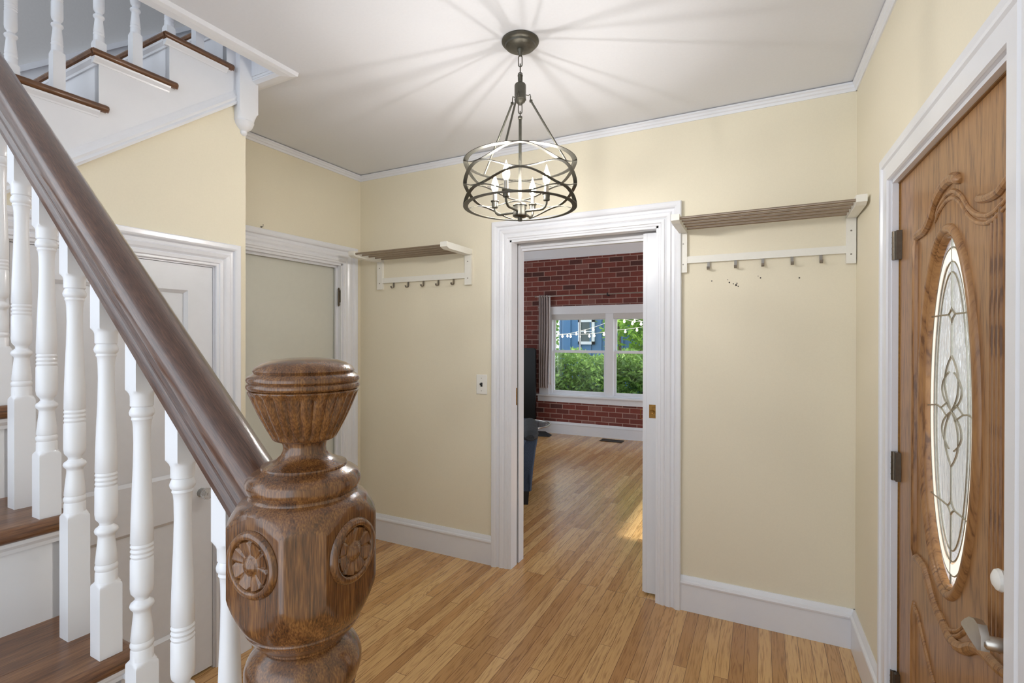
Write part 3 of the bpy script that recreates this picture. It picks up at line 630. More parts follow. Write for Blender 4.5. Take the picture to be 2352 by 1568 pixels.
# rosettes
def rosette(ax):
    nr, na = 26, 112; RO = .0405
    zc_ = zz(1248); vs = []
    def h(r, a):
        t = r/RO
        if t > .97: return .0005
        if t > .74: return .0022+.0042*math.sqrt(max(0, 1-((t-.84)/.14)**2))
        if t > .30:
            p = abs(math.sin(a*4)); edge = .72-.07*(1-p)**2
            if t < edge: return .0020+.0032*((t-.26)/(edge-.26))**.8*(.25+.75*min(1, p*2.2))
            return .0008
        if t > .24: return .0028
        if t > .17: return .0058-.0012*((t-.205)/.035)**2
        return .0050+.0040*math.sqrt(max(0, 1-(t/.17)**2))
    loops = []
    for i in range(nr+1):
        r = RO*(1-i/nr*.995); l = []
        for k in range(na):
            a = 2*PI*k/na; q = h(r, a); u, v = r*math.cos(a), r*math.sin(a)
            X_, Y_ = (A0+q, u) if ax == 'x' else (u, -A0-q)
            l.append((NX+X_*math.cos(NROT)-Y_*math.sin(NROT), NY+X_*math.sin(NROT)+Y_*math.cos(NROT), zc_+v))
        loops.append(l)
    return MB().strip(loops, ccap=False)
for ax in ('x', 'y'): rosette(ax).build('rosette', M['newel'], nw, 'L', smooth=True, angle=70, label='carved flower rosette')

# ------------------------------------------------------------------ UPPER FLIGHT (L frame)
up = empty('staircase', (XC-.4, .9, 1.9), 'upper flight of white stairs with brown nosings climbing over the closet', 'stairs', fr='L')
ust = [(.160, 1.915), (.400, 2.110), (.638, 2.306), (.877, 2.500), (1.117, 2.690), (1.357, 2.882)]
XN = -2.165
for i, (y0, z) in enumerate(ust[1:], 1):
    y1 = ust[i+1][0]+.03 if i+1 < len(ust) else y0+.27
    ye_ = y1+.02
    prof = [(y0+.014, z-.026), (y0+.004, z-.022), (y0, z-.013), (y0+.004, z-.004), (y0+.014, z), (ye_, z), (ye_, z-.026)]
    MB().prism(prof, 'x', -3.1, XN-.012).build('tread', M['tread'], up, 'L')
    # return nosing along the open side
    pr = [(XN-.012, z-.026), (XN-.004, z-.022), (XN, z-.013), (XN-.004, z-.004), (XN-.012, z)]
    mb = MB(); mb.strip([[(p[0], y0+(0.0 if k == 2 else .004+.004*abs(k-2)/2), p[1]) for k, p in enumerate(pr)], [(p[0], ye_, p[1]) for p in pr], [(p[0]-.004, ye_+.006, p[1]) for p in pr]], ccap=True)
    mb.build('tread_return', M['tread'], up, 'L', smooth=True, angle=60, label='brown wooden nosing on the open side')
    cp2 = [(XC, z-.028), (XN-.006, z-.028), (XN-.008, z-.034), (XN-.018, z-.044), (XN-.020, z-.050), (XC, z-.050)]
    mb = MB(); mb.prism([(a, b) for a, b in cp2], 'y', y0+.012, ye_-.022); mb.build('cove_moulding', M['trim'], up, 'L')
    mb = MB(); mb.prism([(y0+.03, z-.026), (y0+.010, z-.026), (y0+.012, z-.034), (y0+.022, z-.044), (y0+.024, z-.052), (y0+.03, z-.052)], 'x', -3.1, XC); mb.build('cove_moulding', M['trim'], up, 'L')
    MB().box((-3.1, y0+.03, ust[i-1][1]), (XC+.008, y0+.042, z-.026)).build('riser', M['trim'], up, 'L', label='white painted riser')
pts = [(.30, zl(.30)), (YE, zl(YE))]
top = []
for i in range(len(ust)-1, 0, -1):
    y0, z = ust[i]; y1 = ust[i+1][0]+.03 if i+1 < len(ust) else YE
    top += [(min(y1, YE), z-.02), (min(y0+.03, YE), z-.02)]
MB().prism(pts+top+[(.30, ust[1][1]-.2)], 'x', XC-.02, XC+.010).build('stringer', M['trim'], up, 'L', label='white painted stringer')
mp = [(-.012, 0), (.020, 0), (.024, .010), (.018, .020), (.022, .030), (.016, .044), (.012, .058), (-.012, .058)]
loops = []
for y in (.30, 1.432): loops.append([(XC+.0+a, y, zl(y)-.01+b*1.15) for a, b in mp])
MB().strip(loops, ccap=True).build('stringer_moulding', M['trim'], up, 'L')
# balusters
rl2 = empty('stair_railing', (-2.235, 1.0, 2.3), 'white turned balusters and white handrail of the upper flight', 'railing', fr='L')
k2 = 0
for (yb, zb_, ln) in [(.565, 2.110, .155), (.685, 2.306, .060), (.805, 2.306, .160), (.927, 2.500, .066), (1.047, 2.500, .160), (1.170, 2.690, .066), (1.287, 2.690, .150), (1.395, 2.882, .06)]:
    b = baluster(.10, ln-.01); zt_ = zb_+ln-.01+.45
    b.v = [(v[0]-2.235, v[1]+yb, v[2]+zt_) for v in b.v]; b.build('baluster', M['trim'], rl2, 'L', smooth=True, angle=40)
mb = MB(); loops = []
for y in (-.1, 1.42):
    z0_ = 2.306+.50+.06+(y-.685)*.80; loops.append([(-2.235+a, y, z0_+b) for a, b in [(p, q*1.28) for p, q in half]+[(-p, q*1.28) for p, q in half[-2:0:-1]]])
mb.strip(loops, ccap=True); mb.build('handrail', M['trim'], rl2, 'L', smooth=True, angle=28)
# pendant newel
pn = empty('newel_post', (-2.205, 1.475, 2.40), 'white square newel drop with a turned ball end hanging at the stairwell corner', 'newel post', fr='L')
mb = MB(); a0, a1, b0, b1 = -2.245, -2.155, 1.428, 1.518
zc0 = 2.462
P = [(zc0, .0440), (zc0+.012, .0480), (zc0+.030, .0560), (zc0+.040, .07), (3.75, .07)]
mb.lathe((-2.200, 1.473, 0), P, 64, rf=lambda an, h, r: min(r, .045/max(abs(math.cos(an)), abs(math.sin(an))))); mb.build('newel_block', M['trim'], pn, 'L', smooth=True, angle=30)
MB().lathe((-2.200, 1.473, 0), [(zc0, .0440), (zc0-.003, .0460), (zc0-.008, .0460), (zc0-.011, .0430), (zc0-.020, .0410), (zc0-.032, .0330), (zc0-.040, .0240), (zc0-.045, .0160), (zc0-.046, .0150), (zc0-.050, .0170), (zc0-.057, .0165), (zc0-.064, .0110), (zc0-.067, .003)], 40).build('drop_finial', M['trim'], pn, 'L', smooth=True, angle=50)

# ------------------------------------------------------------------ CHANDELIER
CX, CYh = -.885, 1.84
ch = empty('chandelier', (CX, CYh, ZC), 'bronze drum chandelier of interlaced metal bands with four lit candle bulbs', 'chandelier')
ph0 = math.atan2(-CYh, -CX)            # direction to the camera side
MB().lathe((CX, CYh, ZC), [(0, .075), (-.006, .076), (-.010, .073), (-.014, .068), (-.016, .062), (-.024, .060), (-.030, .050), (-.033, .030), (-.034, .014), (-.044, .013), (-.048, .009), (-.060, .007), (-.062, .001)], 56).build('canopy', M['bronze'], ch, smooth=True, angle=40)
def link(c, ln, wd, r, rotz, tilt=0):
    pts = []
    for k in range(20):
        a = 2*PI*k/20; u = wd*math.cos(a); v = (ln-wd)*(1 if math.sin(a) > 0 else -1)*(1 if abs(math.sin(a)) > .01 else 0)+wd*math.sin(a)
        pts.append((c[0]+u*math.cos(rotz), c[1]+u*math.sin(rotz), c[2]+v))
    return MB().tube(pts, r, 8, closed=True)
z = ZC-.070
for i in range(3):
    link((CX, CYh, z-.012), .022, .0075, .0022, PI/2*(i % 2)+.4).build('chain_link', M['bronze'], ch, smooth=True); z -= .034
MB().lathe((CX, CYh, 0), [(2.528, .010), (2.524, .011), (2.518, .007), (2.500, .007), (2.497, .012), (2.490, .0215), (2.485, .0235), (2.430, .0235), (2.427, .0245), (2.424, .0215), (2.418, .019), (2.414, .012), (2.408, .009), (2.407, .001)], 32).build('hub', M['bronze'], ch, smooth=True, angle=40)
for i in range(2): link((CX, CYh, 2.392-i*.024), .021 if i == 0 else .012, .0075, .0020, .4+PI/2*i).build('chain_link', M['bronze'], ch, smooth=True)
MB().lathe((CX, CYh, 0), [(2.362, .004), (2.358, .009), (2.350, .009), (2.348, .0062), (2.00, .0062)], 20).build('stem', M['bronze'], ch, smooth=True, angle=40)
MB().lathe((CX, CYh, 0), [(2.012, .007), (2.006, .018), (2.000, .028), (1.996, .029), (1.993, .026), (1.965, .027), (1.960, .0295), (1.954, .0295), (1.950, .024), (1.948, .009), (1.934, .009), (1.932, .001)], 40).build('lower_hub', M['bronze'], ch, smooth=True, angle=40)
ZT, ZB, RD = 2.170, 1.990, .231
def band(zf, name, ri=.0150):
    loops = []; n = 144
    for k in range(n):
        a = 2*PI*k/n; c, s = math.cos(a), math.sin(a); q = zf(a)
        loops.append([(CX+(RD-ri)*c, CYh+(RD-ri)*s, q-.0011), (CX+RD*c, CYh+RD*s, q-.0011), (CX+RD*c, CYh+RD*s, q+.0011), (CX+(RD-ri)*c, CYh+(RD-ri)*s, q+.0011)])
    MB().strip(loops, close=True).build(name, M['bronze'], ch, smooth=True, angle=50)
band(lambda a: ZT, 'top_ring', .02); band(lambda a: ZB, 'bottom_ring', .02)
am = (ZT-ZB)/8
for i, sg in enumerate((1, -1, 1, -1)):
    mid = ZT-am*(2*i+1); band(lambda a, m=mid, s=sg: m+s*(am-.001)*math.cos(4*(a-ph0)), 'wavy_band')
for off in (-14, 106, -134):
    a = ph0+math.radians(off); c, s = math.cos(a), math.sin(a)
    mb = MB(); top_ = (CX+.046*c, CYh+.046*s, 2.428); bot = (CX+(RD-.012)*c, CYh+(RD-.012)*s, ZT)
    mb.tube([top_, bot], .0042, 10); mb.lathe(top_, [(-.004, .0065), (.004, .0065)], 10); mb.lathe(bot, [(-.002, .008), (.004, .008)], 10)
    mb.tube([(CX+.022*c, CYh+.022*s, 2.450), (CX+.034*c, CYh+.034*s, 2.449), (CX+.042*c, CYh+.042*s, 2.455), (CX+.044*c, CYh+.044*s, 2.446), (CX+.044*c, CYh+.044*s, 2.432)], .0022, 8)
    mb.build('suspension_rod', M['bronze'], ch, smooth=True, angle=40)
right = Vector((math.cos(yaw), math.sin(yaw))); fwd = Vector((-math.sin(yaw), math.cos(yaw)))
for k in range(4):
    th = math.radians(62+90*k); d2_ = right*math.cos(th)+fwd*math.sin(th); RA = .118
    def q(r, z): return (CX+d2_.x*r, CYh+d2_.y*r, z)
    arm = [q(.02, 1.972), q(.06, 1.971), q(.09, 1.970), q(.103, 1.972), q(.112, 1.980), q(.117, 1.990), q(RA, 2.002)]
    MB().tube(arm, .0052, 10).build('arm', M['bronze'], ch, smooth=True)
    MB().lathe(q(RA, 2.0), [(0, .006), (.002, .012), (.006, .0135), (.010, .0125), (.024, .0135), (.028, .0175), (.031, .0175), (.032, .0095)], 24).build('candle_cup', M['bronze'], ch, smooth=True, angle=40)
    MB().lathe(q(RA, 2.032), [(0, .0088), (.034, .0088), (.035, .006)], 20).build('candle_sleeve', M['nickel'], ch, smooth=True, angle=40)
    _b = MB().lathe(q(RA, 2.066), [(0, .0065), (.004, .009), (.012, .0135), (.024, .0160), (.036, .0150), (.050, .0105), (.062, .0060), (.074, .0028), (.080, .0006)], 24)
    bo = _b.build('bulb', M['bulb'], ch, smooth=True, label='lit flame-shaped bulb')
    MB().lathe(q(RA, 2.074), [(0, .001), (.002, .0038), (.040, .0038), (.044, .001)], 10).build('filament', M['filament'], bo, smooth=True)

# ------------------------------------------------------------------ COAT RACKS
def rack(xl, xr, w, hooks, label, zA, zrail):
    g = empty('coat_rack', ((xl+xr)/2, D, zA-.23), label, 'coat rack', 'white wall racks with metal rods on the cream back wall')
    yf = D-.30
    for x in (xl, xr-w):
        mb = MB(); mb.box((x, D-.020, 1.812), (x+w, D, zA-.032))
        mb.prism([(D, zA), (D, zA-.034), (D-.035, zA-.040), (yf+.03, zA-.040), (yf, zA-.030), (yf, zA)], 'x', x, x+w)
        b = mb.build('bracket', M['rackw'], g)
        for z in (1.855, 1.965): MB().lathe((x+w/2, D-.020, z), [(-.001, .004), (.001, .004)], 12, 'y').build('screw', M['hook'], b)
    MB().box((xl+w-.002, D-.018, zrail-.018), (xr-w+.002, D, zrail+.018)).build('rail', M['rackw'], g)
    for k in range(5):
        y = yf+.020+k*.0635
        MB().tube([(xl+w-.004, y, zA-.018), (xr-w+.004, y, zA-.018)], .0068, 14).build('rod', M['steelrod'], g, smooth=True, angle=50)
    h0 = None
    for hx in hooks:
        if h0 is None:
            mb = MB(); zt_ = zrail-.016; path = [(D-.010, zt_), (D-.011, zt_-.030), (D-.016, zt_-.040), (D-.028, zt_-.043), (D-.038, zt_-.037), (D-.041, zt_-.028)]
            lp = [[(hx-.0065, y, z), (hx+.0065, y, z), (hx+.0065, y-.0022, z-.0012), (hx-.0065, y-.0022, z-.0012)] for y, z in path]
            mb.strip(lp, ccap=True); h0 = mb.build('hook', M['hook'], g); x00 = hx
        else: dup(h0, (hx-x00, 0, 0))
rack(-2.502, -1.708, .048, [-2.354, -2.226, -2.094, -1.970, -1.847], 'white coat rack with metal rods on the wall left of the doorway', 2.046, 1.874)
rack(-.400, .391, .039, [-.254, -.124, .001, .130, .251], 'white coat rack with metal rods between the doorway and the front door corner', 2.062, 1.879)

# light switch
sw = empty('light_switch', (-1.634, D, 1.093), 'white light switch plate with a dark toggle left of the doorway', 'light switch')
mb = MB(); x0, x1, z0, z1 = -1.674, -1.594, 1.095, 1.223
mb.strip([[(x0, D, z0), (x1, D, z0), (x1, D, z1), (x0, D, z1)], [(x0, D-.003, z0), (x1, D-.003, z0), (x1, D-.003, z1), (x0, D-.003, z1)], [(x0+.004, D-.006, z0+.004), (x1-.004, D-.006, z0+.004), (x1-.004, D-.006, z1-.004), (x0+.004, D-.006, z1-.004)]], ccap=True)
mb.build('plate', M['plate'], sw)
mb = MB(); mb.box((-1.641, D-.007, 1.145), (-1.627, D-.006, 1.171)); mb.prism([(D-.006, 1.150), (D-.022, 1.160), (D-.022, 1.167), (D-.006, 1.168)], 'x', -1.639, -1.629); mb.build('toggle', M['blackm'], sw, label='dark toggle')
for z in (1.118, 1.200): MB().lathe((-1.634, D-.006, z), [(-.001, .0025), (.0, .0025)], 10, 'y').build('screw', M['hook'], sw)

# ------------------------------------------------------------------ BRICK ROOM
RZ = 2.93
W0, W1, V0, V1 = -3.02, -1.03, .60, 1.85
mb = MB(); mb.box((-4.2, BY, 0), (W0, BY+.2, RZ)); mb.box((W1, BY, 0), (1.8, BY+.2, RZ)); mb.box((W0, BY, 0), (W1, BY+.2, V0)); mb.box((W0, BY, V1), (W1, BY+.2, RZ)); mb.build('wall_brick', M['brick'], kind='structure')
mb = MB(); mb.box((-4.3, D+.17, 0), (-4.2, 3.6, RZ)); mb.box((-4.3, 3.6, 0), (-4.2, 6.2, .6)); mb.box((-4.3, 3.6, 2.4), (-4.2, 6.2, RZ)); mb.box((-4.3, 6.2, 0), (-4.2, BY+.2, RZ)); mb.build('wall_brick_room_left', M['upwall'], kind='structure')  # unseen wall, its opening added to let daylight into the room
mb = MB(); mb.box((1.8, D+.17, 0), (1.9, 3.5, RZ)); mb.box((1.8, 3.5, 0), (1.9, 6.8, .3)); mb.box((1.8, 3.5, 2.6), (1.9, 6.8, RZ)); mb.box((1.8, 6.8, 0), (1.9, BY+.2, RZ)); mb.build('wall_brick_room_right', M['upwall'], kind='structure')  # unseen wall, its opening enlarged to brighten the room with sky light
mb = MB(); mb.box((-4.3, D, RZ), (1.9, BY+.2, RZ+.1)); mb.build('ceiling_brick_room', M['upwall'], kind='structure')
mb = MB(); mb.prism([(BY, 2.71), (BY-.012, 2.71), (BY-.016, 2.74), (BY-.05, 2.80), (BY-.09, 2.87), (BY-.13, 2.90), (BY-.14, RZ), (BY, RZ)], 'x', -4.2, 1.8); mb.build('trim_6', M['trim'], kind='structure')
mb = MB(); mb.prism([(BY-p, q) for p, q in bp], 'x', -4.2, 1.8); mb.build('baseboard_brick', M['trim'], kind='structure')
# window_1
w1 = empty('window_1', (-2.03, BY, V0), kind='structure')
mb = MB()
mb.box((-3.145, BY-.022, .59), (-2.985, BY, 1.965)); mb.box((-1.07, BY-.022, .59), (-.91, BY, 1.965)); mb.box((-3.145, BY-.024, 1.845), (-.91, BY, 1.965)); mb.box((-3.155, BY-.03, 1.955), (-.90, BY, 1.968))
mb.build('window_casing', M['trim'], w1)
mb = MB(); mb.box((-3.20, BY-.06, .578), (-.86, BY+.05, .600)); mb.box((-3.17, BY-.018, .49), (-.89, BY, .578)); mb.build('window_sill', M['trim'], w1)
mb = MB()
mb.box((W0, BY+.002, V0), (-2.94, BY+.14, V1)); mb.box((-1.11, BY+.002, V0), (W1, BY+.14, V1)); mb.box((-2.94, BY+.004, 1.79), (-1.11, BY+.138, V1)); mb.box((-2.94, BY+.004, V0), (-1.11, BY+.138, .625)); mb.box((-2.085, BY-.004, V0+.001), (-1.965, BY+.136, V1-.006)); mb.build('window_frame', M['trim'], w1)
def sash(x0, x1, z0, z1, y, munt):
    mb = MB(); t = .032
    mb.box((x0, y, z0), (x0+t, y+.03, z1)); mb.box((x1-t, y, z0), (x1, y+.03, z1)); mb.box((x0+t, y+.001, z0), (x1-t, y+.029, z0+t+.01)); mb.box((x0+t, y+.001, z1-t), (x1-t, y+.029, z1))
    if munt: mb.box(((x0+x1)/2-.009, y+.004, z0+.03), ((x0+x1)/2+.009, y+.026, z1-.03))
    s = mb.build('sash', M['trim'], w1)
    MB().box((x0+t-.005, y+.012, z0+t), (x1-t+.005, y+.016, z1-t+.005)).build('pane', M['glasswin'], s)
for a, b in ((-2.94, -2.085), (-1.965, -1.11)):
    sash(a, b, 1.25, 1.79, BY+.075, True); sash(a, b, .625, 1.285, BY+.035, False)
    MB().box(((a+b)/2-.03, BY+.02, 1.283), ((a+b)/2+.03, BY+.045, 1.296)).build('sash_lock', M['trim'], w1)
MB().box((-2.94, BY-.001, 1.765), (-2.088, BY+.03, 1.845)).box((-1.962, BY-.001, 1.765), (-1.11, BY+.03, 1.845)).build('rolled_shade', M['upwall'], w1, label='rolled grey shade at the window head')
# curtain and rod
cr = empty('curtain_rod', (-3.17, BY-.09, 2.10), 'thin metal curtain rod with ball finial on the brick wall above the window', 'curtain rod')
MB().tube([(-3.15, BY-.09, 2.125), (-.9, BY-.09, 2.125)], .008, 10).build('pole', M['nickel'], cr, smooth=True)
MB().lathe((-3.15, BY-.09, 2.125), [(-.045, .002), (-.040, .012), (-.028, .017), (-.016, .012), (-.010, .006), (0, .010), (.01, .010)], 16, 'x').build('finial', M['nickel'], cr, smooth=True)
for x in (-3.10, -2.03, -.95):
    MB().box((x-.006, BY-.095, 2.10), (x+.006, BY, 2.116)).box((x-.008, BY-.1, 2.10), (x+.008, BY-.08, 2.145)).build('bracket', M['blackm'], cr)
cu_ = empty('curtain', (-3.04, BY-.09, .70), 'gathered taupe curtain hanging at the left of the window', 'curtain')
def cf(u, v):
    x = -3.125+.165*u + .012*math.sin(v*5)*u; z = 2.145-1.44*v
    return (x, BY-.09+.028*math.sin(u*2*PI*4.5)*(1+.3*math.sin(v*3)), z)
mb = MB().grid(cf, 90, 30); mb.build('curtain_cloth', M['curtain'], cu_, smooth=True, angle=180)
def cf2(u, v):
    x = -2.965+.045*u*(.6+.6*v); z = 2.14-1.38*v
    return (x, BY-.07+.012*math.sin(u*2*PI*1.5+v*2), z)
MB().grid(cf2, 24, 24).build('curtain_lining', M['sheer'], cu_, smooth=True, angle=180, label='white lining edge')
for o in cu_.children:
    sm = o.modifiers.new('thickness', 'SOLIDIFY'); sm.thickness = .002
# black screen on its base
sc = empty('floor_screen', (-3.35, 7.0, 0), 'tall glossy black panel with rounded corners standing at the brick wall', 'screen')
def rr(x0, x1, z0, z1, r, n=6):
    P = []
    for cx, cz_, a0_ in ((x1-r, z0+r, -PI/2), (x1-r, z1-r, 0), (x0+r, z1-r, PI/2), (x0+r, z0+r, PI)):
        for k in range(n+1): a = a0_+PI/2*k/n; P.append((cx+r*math.cos(a), cz_+r*math.sin(a)))
    return P
MB().prism(rr(-3.78, -3.098, .128, 1.325, .045), 'y', 6.985, 7.03).build('panel', M['black'], sc)
MB().strip([[(-3.75, 6.78, 0), (-2.84, 6.93, 0), (-2.86, 7.10, 0), (-3.75, 7.10, 0)], [(-3.75, 6.86, .05), (-2.95, 6.98, .055), (-2.96, 7.06, .055), (-3.75, 7.06, .05)]], ccap=True).build('base', M['blackm'], sc)
MB().box((-3.52, 7.0, .04), (-3.40, 7.03, .2)).build('support', M['blackm'], sc)
# round glass side table
tb_ = empty('side_table', (-2.62, 5.45, 0), 'round glass side table with silver rim behind the blue armchair', 'side table')
tz = .43
MB().lathe((-2.62, 5.45, tz), [(0, .002), (0, .355), (.008, .355), (.008, .002)], 64).build('table_top', M['tableglass'], tb_, smooth=True, angle=40)
MB().tube([(-2.62+.36*math.cos(2*PI*k/64), 5.45+.36*math.sin(2*PI*k/64), tz+.004) for k in range(64)], .009, 8, closed=True).build('rim', M['nickel'], tb_, smooth=True)
for k in range(3):
    a = PI/6+2*PI*k/3+.5; MB().tube([(-2.62+.20*math.cos(a), 5.45+.20*math.sin(a), 0), (-2.62+.05*math.cos(a), 5.45+.05*math.sin(a), .2), (-2.62+.16*math.cos(a), 5.45+.16*math.sin(a), tz)], .012, 8).build('leg', M['blackm'], tb_, smooth=True)
# armchair
ac = empty('armchair', (-2.3, 4.3, 0), 'blue fabric armchair with rolled arm just inside the brick room doorway', 'armchair')
def armx(x0, sx):
    mb = MB(); loops = []
    for y in (4.00, 4.02, 4.75, 4.80):
        ins = .012 if y in (4.00, 4.80) else 0
        pr = [(-.12, .12), (-.045+(-ins), .12), (-.030-ins, .30), (-.004-ins, .50), (.010-ins, .575), (-.09, .575), (-.12, .5)]
        loops.append([(x0+sx*a, y, b) for a, b in pr])
    return mb.strip(loops, ccap=True)
armx(-1.80, 1).build('arm_side', M['denim'], ac, smooth=True, angle=40); armx(-2.85, -1).build('arm_side', M['denim'], ac, smooth=True, angle=40)
for xx in (-1.855, -2.795):
    mb = MB(); loops = []
    for t in range(13):
        y = 3.965+.86*t/12; k = math.sqrt(max(.05, 1-((t-6)/6.2)**8)); wv = 1+.05*math.sin(t*2.4)
        loops.append([(xx+.075*k*wv*math.cos(a), y, .598+.052*k*wv*math.sin(a)) for a in [2*PI*j/20 for j in range(20)]])
    mb.strip(loops, ccap=True).build('arm_roll', M['denimd'], ac, smooth=True, angle=60, label='dark tufted arm roll')
MB().box((-2.83, 4.0, .12), (-1.86, 4.8, .34)).build('seat_base', M['denim'], ac)
mb = MB(); loops = []
for t in range(9):
    y = 3.99+.72*t/8; k = 1-.12*((t-4)/4)**4
    loops.append([(-2.33+(.43*k if abs(c) < 2 else 0)*c, y, .40+.07*s_*k) for c, s_ in [(-1, -.8), (-.97, -1), (.97, -1), (1, -.8), (1, .8), (.94, 1), (-.94, 1), (-1, .8)]])
mb.strip(loops, ccap=True).build('seat_cushion', M['denim'], ac, smooth=True, angle=50)
mb = MB(); mb.prism([(4.66, .34), (4.82, .30), (4.90, .60), (4.84, .63), (4.76, .60)], 'x', -2.82, -1.88); mb.build('backrest', M['denim'], ac, smooth=True)
for x, y in ((-1.895, 4.03), (-2.78, 4.03), (-1.9, 4.76), (-2.78, 4.76)):
    MB().strip([[(x-.022, y-.022, 0), (x+.022, y-.022, 0), (x+.022, y+.022, 0), (x-.022, y+.022, 0)], [(x-.03, y-.03, .125), (x+.03, y-.03, .125), (x+.03, y+.03, .125), (x-.03, y+.03, .125)]], ccap=True).build('leg', M['blackm'], ac)
PV = Vector((-1.86, 3.98, 0)); RM = Matrix.Translation((.045, 0, 0)) @ Matrix.Rotation(math.radians(25), 4, 'Z')
for o in ac.children:
    me = o.data; w = WL[o.name]
    for v in me.vertices: v.co = RM @ (v.co+w-PV)+PV-w
# floor vent
fv = empty('floor_vent', (-1.93, 7.07, 0), 'dark metal register grille in the floor under the window', 'floor vent')
mb = MB(); mb.box((-2.09, 6.99, 0), (-1.77, 7.005, .006)); mb.box((-2.09, 7.145, 0), (-1.77, 7.16, .006)); mb.box((-2.09, 6.99, 0), (-2.075, 7.16, .006)); mb.box((-1.785, 6.99, 0), (-1.77, 7.16, .006))
mb.box((-2.08, 7.0, 0), (-1.78, 7.15, .001))
for k in range(14): mb.box((-2.07+k*.0205, 7.0, 0), (-2.062+k*.0205, 7.15, .004))
mb.build('grille', M['vent'], fv)

# ------------------------------------------------------------------ OUTSIDE
mb = MB(); mb.box((-14, BY+.25, -.42), (8, 22, -.40)); mb.build('ground', M['grass'], kind='structure')
def leaves(n, fn, size, mat, name, parent, seed):
    rnd = random.Random(seed); mb = MB()
    for _ in range(n):
        p = fn(rnd)
        if p is None: continue
        a, b = rnd.uniform(0, 2*PI), rnd.uniform(-.9, .9); s = size*rnd.uniform(.6, 1.3)
        d = Vector((math.cos(a)*math.cos(b), math.sin(a)*math.cos(b), math.sin(b)-.35)).normalized()
        e = d.cross(Vector((rnd.uniform(-1, 1), rnd.uniform(-1, 1), rnd.uniform(.2, 1)))).normalized()
        P = Vector(p); nrm = d.cross(e)*s*.12
        o = len(mb.v); mb.v += [tuple(P-d*s*.5), tuple(P+e*s*.24-d*s*.05+nrm), tuple(P+d*s*.55), tuple(P-e*s*.24-d*s*.05+nrm)]
        mb.f += [(o, o+1, o+2), (o, o+2, o+3)]
    return mb.build(name, mat, parent)
hg = empty('shrub', (-3.0, 9.7, -.4), 'dense green shrub filling the lower half of the window view', 'shrub')
def hf(r):
    x = r.uniform(-4.9, -.2); y = r.uniform(9.35, 10.1); top = 1.16+.07*math.sin(x*5)+.05*math.sin(x*13+1); z = r.uniform(-.4, top+.05*r.random())
    return (x, y+.12*math.sin(x*6+z*4), z)
def hf_in(r):
    x = r.uniform(-5.0, -.1); return (x, r.uniform(10.05, 10.3), r.uniform(-.4, 1.10+.07*math.sin(x*5)))
def hf_all(r): return hf(r) if r.random() < .72 else hf_in(r)
leaves(21000, hf_all, .115, M['leafA'], 'foliage', hg, 3)
mb = MB()
for k in range(9):
    x = -4.6+k*.5; mb.tube([(x, 9.75, -.4), (x+.05, 9.8, .3), (x-.04, 9.7, .95)], [.02, .014, .006], 6)
mb.build('stems', M['bark'], hg)
def tree(x, y, zc_, rx_, ry, rz, n, label, seed, mat, trunk):
    t = empty('tree', (x, y, -.4), label, 'tree')
    def f(r):
        a, b, q = r.uniform(0, 2*PI), r.uniform(-1, 1), r.random()**.45
        c = math.sqrt(1-b*b); k = 1+.22*math.sin(a*5+b*6)
        return (x+rx_*q*c*math.cos(a)*k, y+ry*q*c*math.sin(a)*k, zc_+rz*q*b*k)
    leaves(n, f, .15, mat, 'foliage', t, seed)
    mb = MB(); mb.tube([(x, y, -.4), (x+.05, y, .4), (x-.03, y, zc_-rz*.3), (x, y, zc_)], [.05, .045, .035, .015], 8)
    for k in range(7):
        a = k*2.4; mb.tube([(x, y, zc_-rz*.55+k*.1), (x+rx_*.35*math.cos(a), y+.2*math.sin(a), zc_-rz*.1+k*.1), (x+rx_*.7*math.cos(a), y+.4*math.sin(a), zc_+rz*.25)], [.02, .012, .005], 6)
    mb.build('trunk', M['bark'], t); return t
tree(-1.9, 10.9, 2.05, 1.15, .8, 1.45, 5200, 'bright green tree beyond the right sash of the window', 11, M['leafB'], None)
tree(-6.6, 14.8, 2.0, 1.35, .9, 1.9, 2600, 'pale green tree at the left edge of the window view', 12, M['leafB'], None)
tree(-3.15, 12.2, 2.5, .75, .5, .75, 900, 'leafy tree top in front of the blue house', 13, M['leafB'], None)
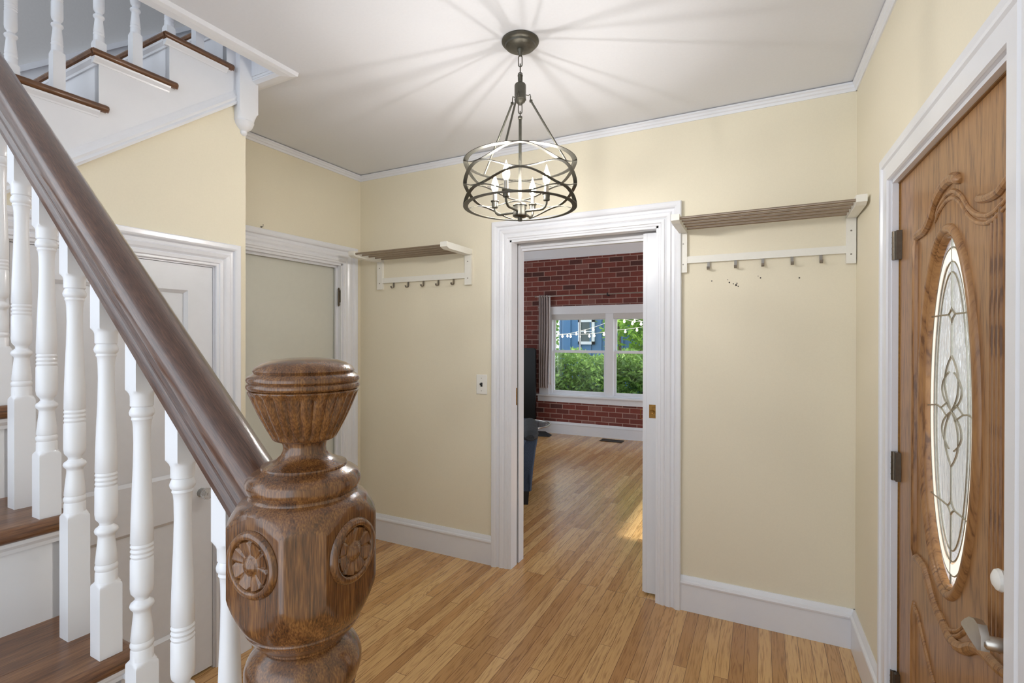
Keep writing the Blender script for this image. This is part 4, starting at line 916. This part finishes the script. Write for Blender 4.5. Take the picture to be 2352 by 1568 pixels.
# blue house
bh = empty('house', (-2.6, 13.5, -.4), 'blue board and batten house behind the shrub', 'house')
mb = MB(); mb.box((-5.02, 13, -.4), (1.5, 18, 4.6))
for k in range(22): mb.box((-5.02+k*.29, 12.965, -.4), (-4.985+k*.29, 13, 4.6))
mb.build('siding', M['siding'], bh)
mb = MB(); 
for a in (((-4.47, 12.94, 1.33), (-4.01, 12.99, 1.41)), ((-4.47, 12.94, 1.93), (-4.01, 12.99, 2.01)), ((-4.47, 12.94, 1.33), (-4.39, 12.99, 2.01)), ((-4.09, 12.94, 1.33), (-4.01, 12.99, 2.01)), ((-4.39, 12.95, 1.665), (-4.09, 12.985, 1.69))): mb.box(*a)
hw = mb.build('window', M['trim'], bh); MB().box((-4.39, 12.972, 1.41), (-4.09, 12.98, 1.93)).build('pane', M['glassdark'], hw)
MB().prism([(-5.3, 4.5), (1.8, 4.5), (-1.7, 6.3)], 'y', 12.7, 18.3).build('roof', M['blackm'], bh)
# string lights
def strl(pts, nb, label, seed):
    g = empty('string_lights', pts[0], label, 'string lights', 'lit string lights outside the window'); P = [Vector(p) for p in pts]
    seg = []; n = 10
    for i in range(len(P)-1):
        for k in range(n):
            t = k/n; q = P[i].lerp(P[i+1], t); q.z -= .10*4*t*(1-t)*(P[i+1]-P[i]).length*.35; seg.append(tuple(q))
    seg.append(tuple(P[-1])); MB().tube(seg, .005, 5).build('wire', M['rackw'], g)
    b0 = None
    for k in range(nb):
        q = Vector(seg[int((k+.5)/nb*(len(seg)-1))])
        if b0 is None:
            b0 = MB().lathe((q.x, q.y, q.z-.075), [(.012, .002), (.018, .012), (.030, .019), (.044, .016), (.057, .008), (.075, .006)], 12).build('bulb', M['sbulb'], g, smooth=True); w0 = q
        else: dup(b0, tuple(q-w0))
strl([(-4.0, 7.475, 2.3), (-3.9, 8.6, 1.60), (-3.2, 8.6, 1.56), (-2.3, 8.55, 1.62), (-1.3, 8.5, 1.80), (-.4, 7.475, 2.3)], 27, 'lower string of lit bulbs sagging across both window sashes', 1)
strl([(-4.1, 7.475, 2.5), (-3.9, 8.9, 1.52), (-3.0, 8.85, 1.62), (-2.2, 8.8, 1.90), (-1.2, 8.75, 1.62), (-.3, 7.475, 2.4)], 22, 'upper string of lit bulbs rising behind the window mullion', 2)
strl([(-2.45, 7.475, 2.3), (-2.35, 8.2, 1.93), (-1.9, 8.2, 1.76), (-1.2, 8.2, 1.78), (-.2, 7.475, 2.3)], 15, 'short string of lit bulbs at the top of the right sash', 3)
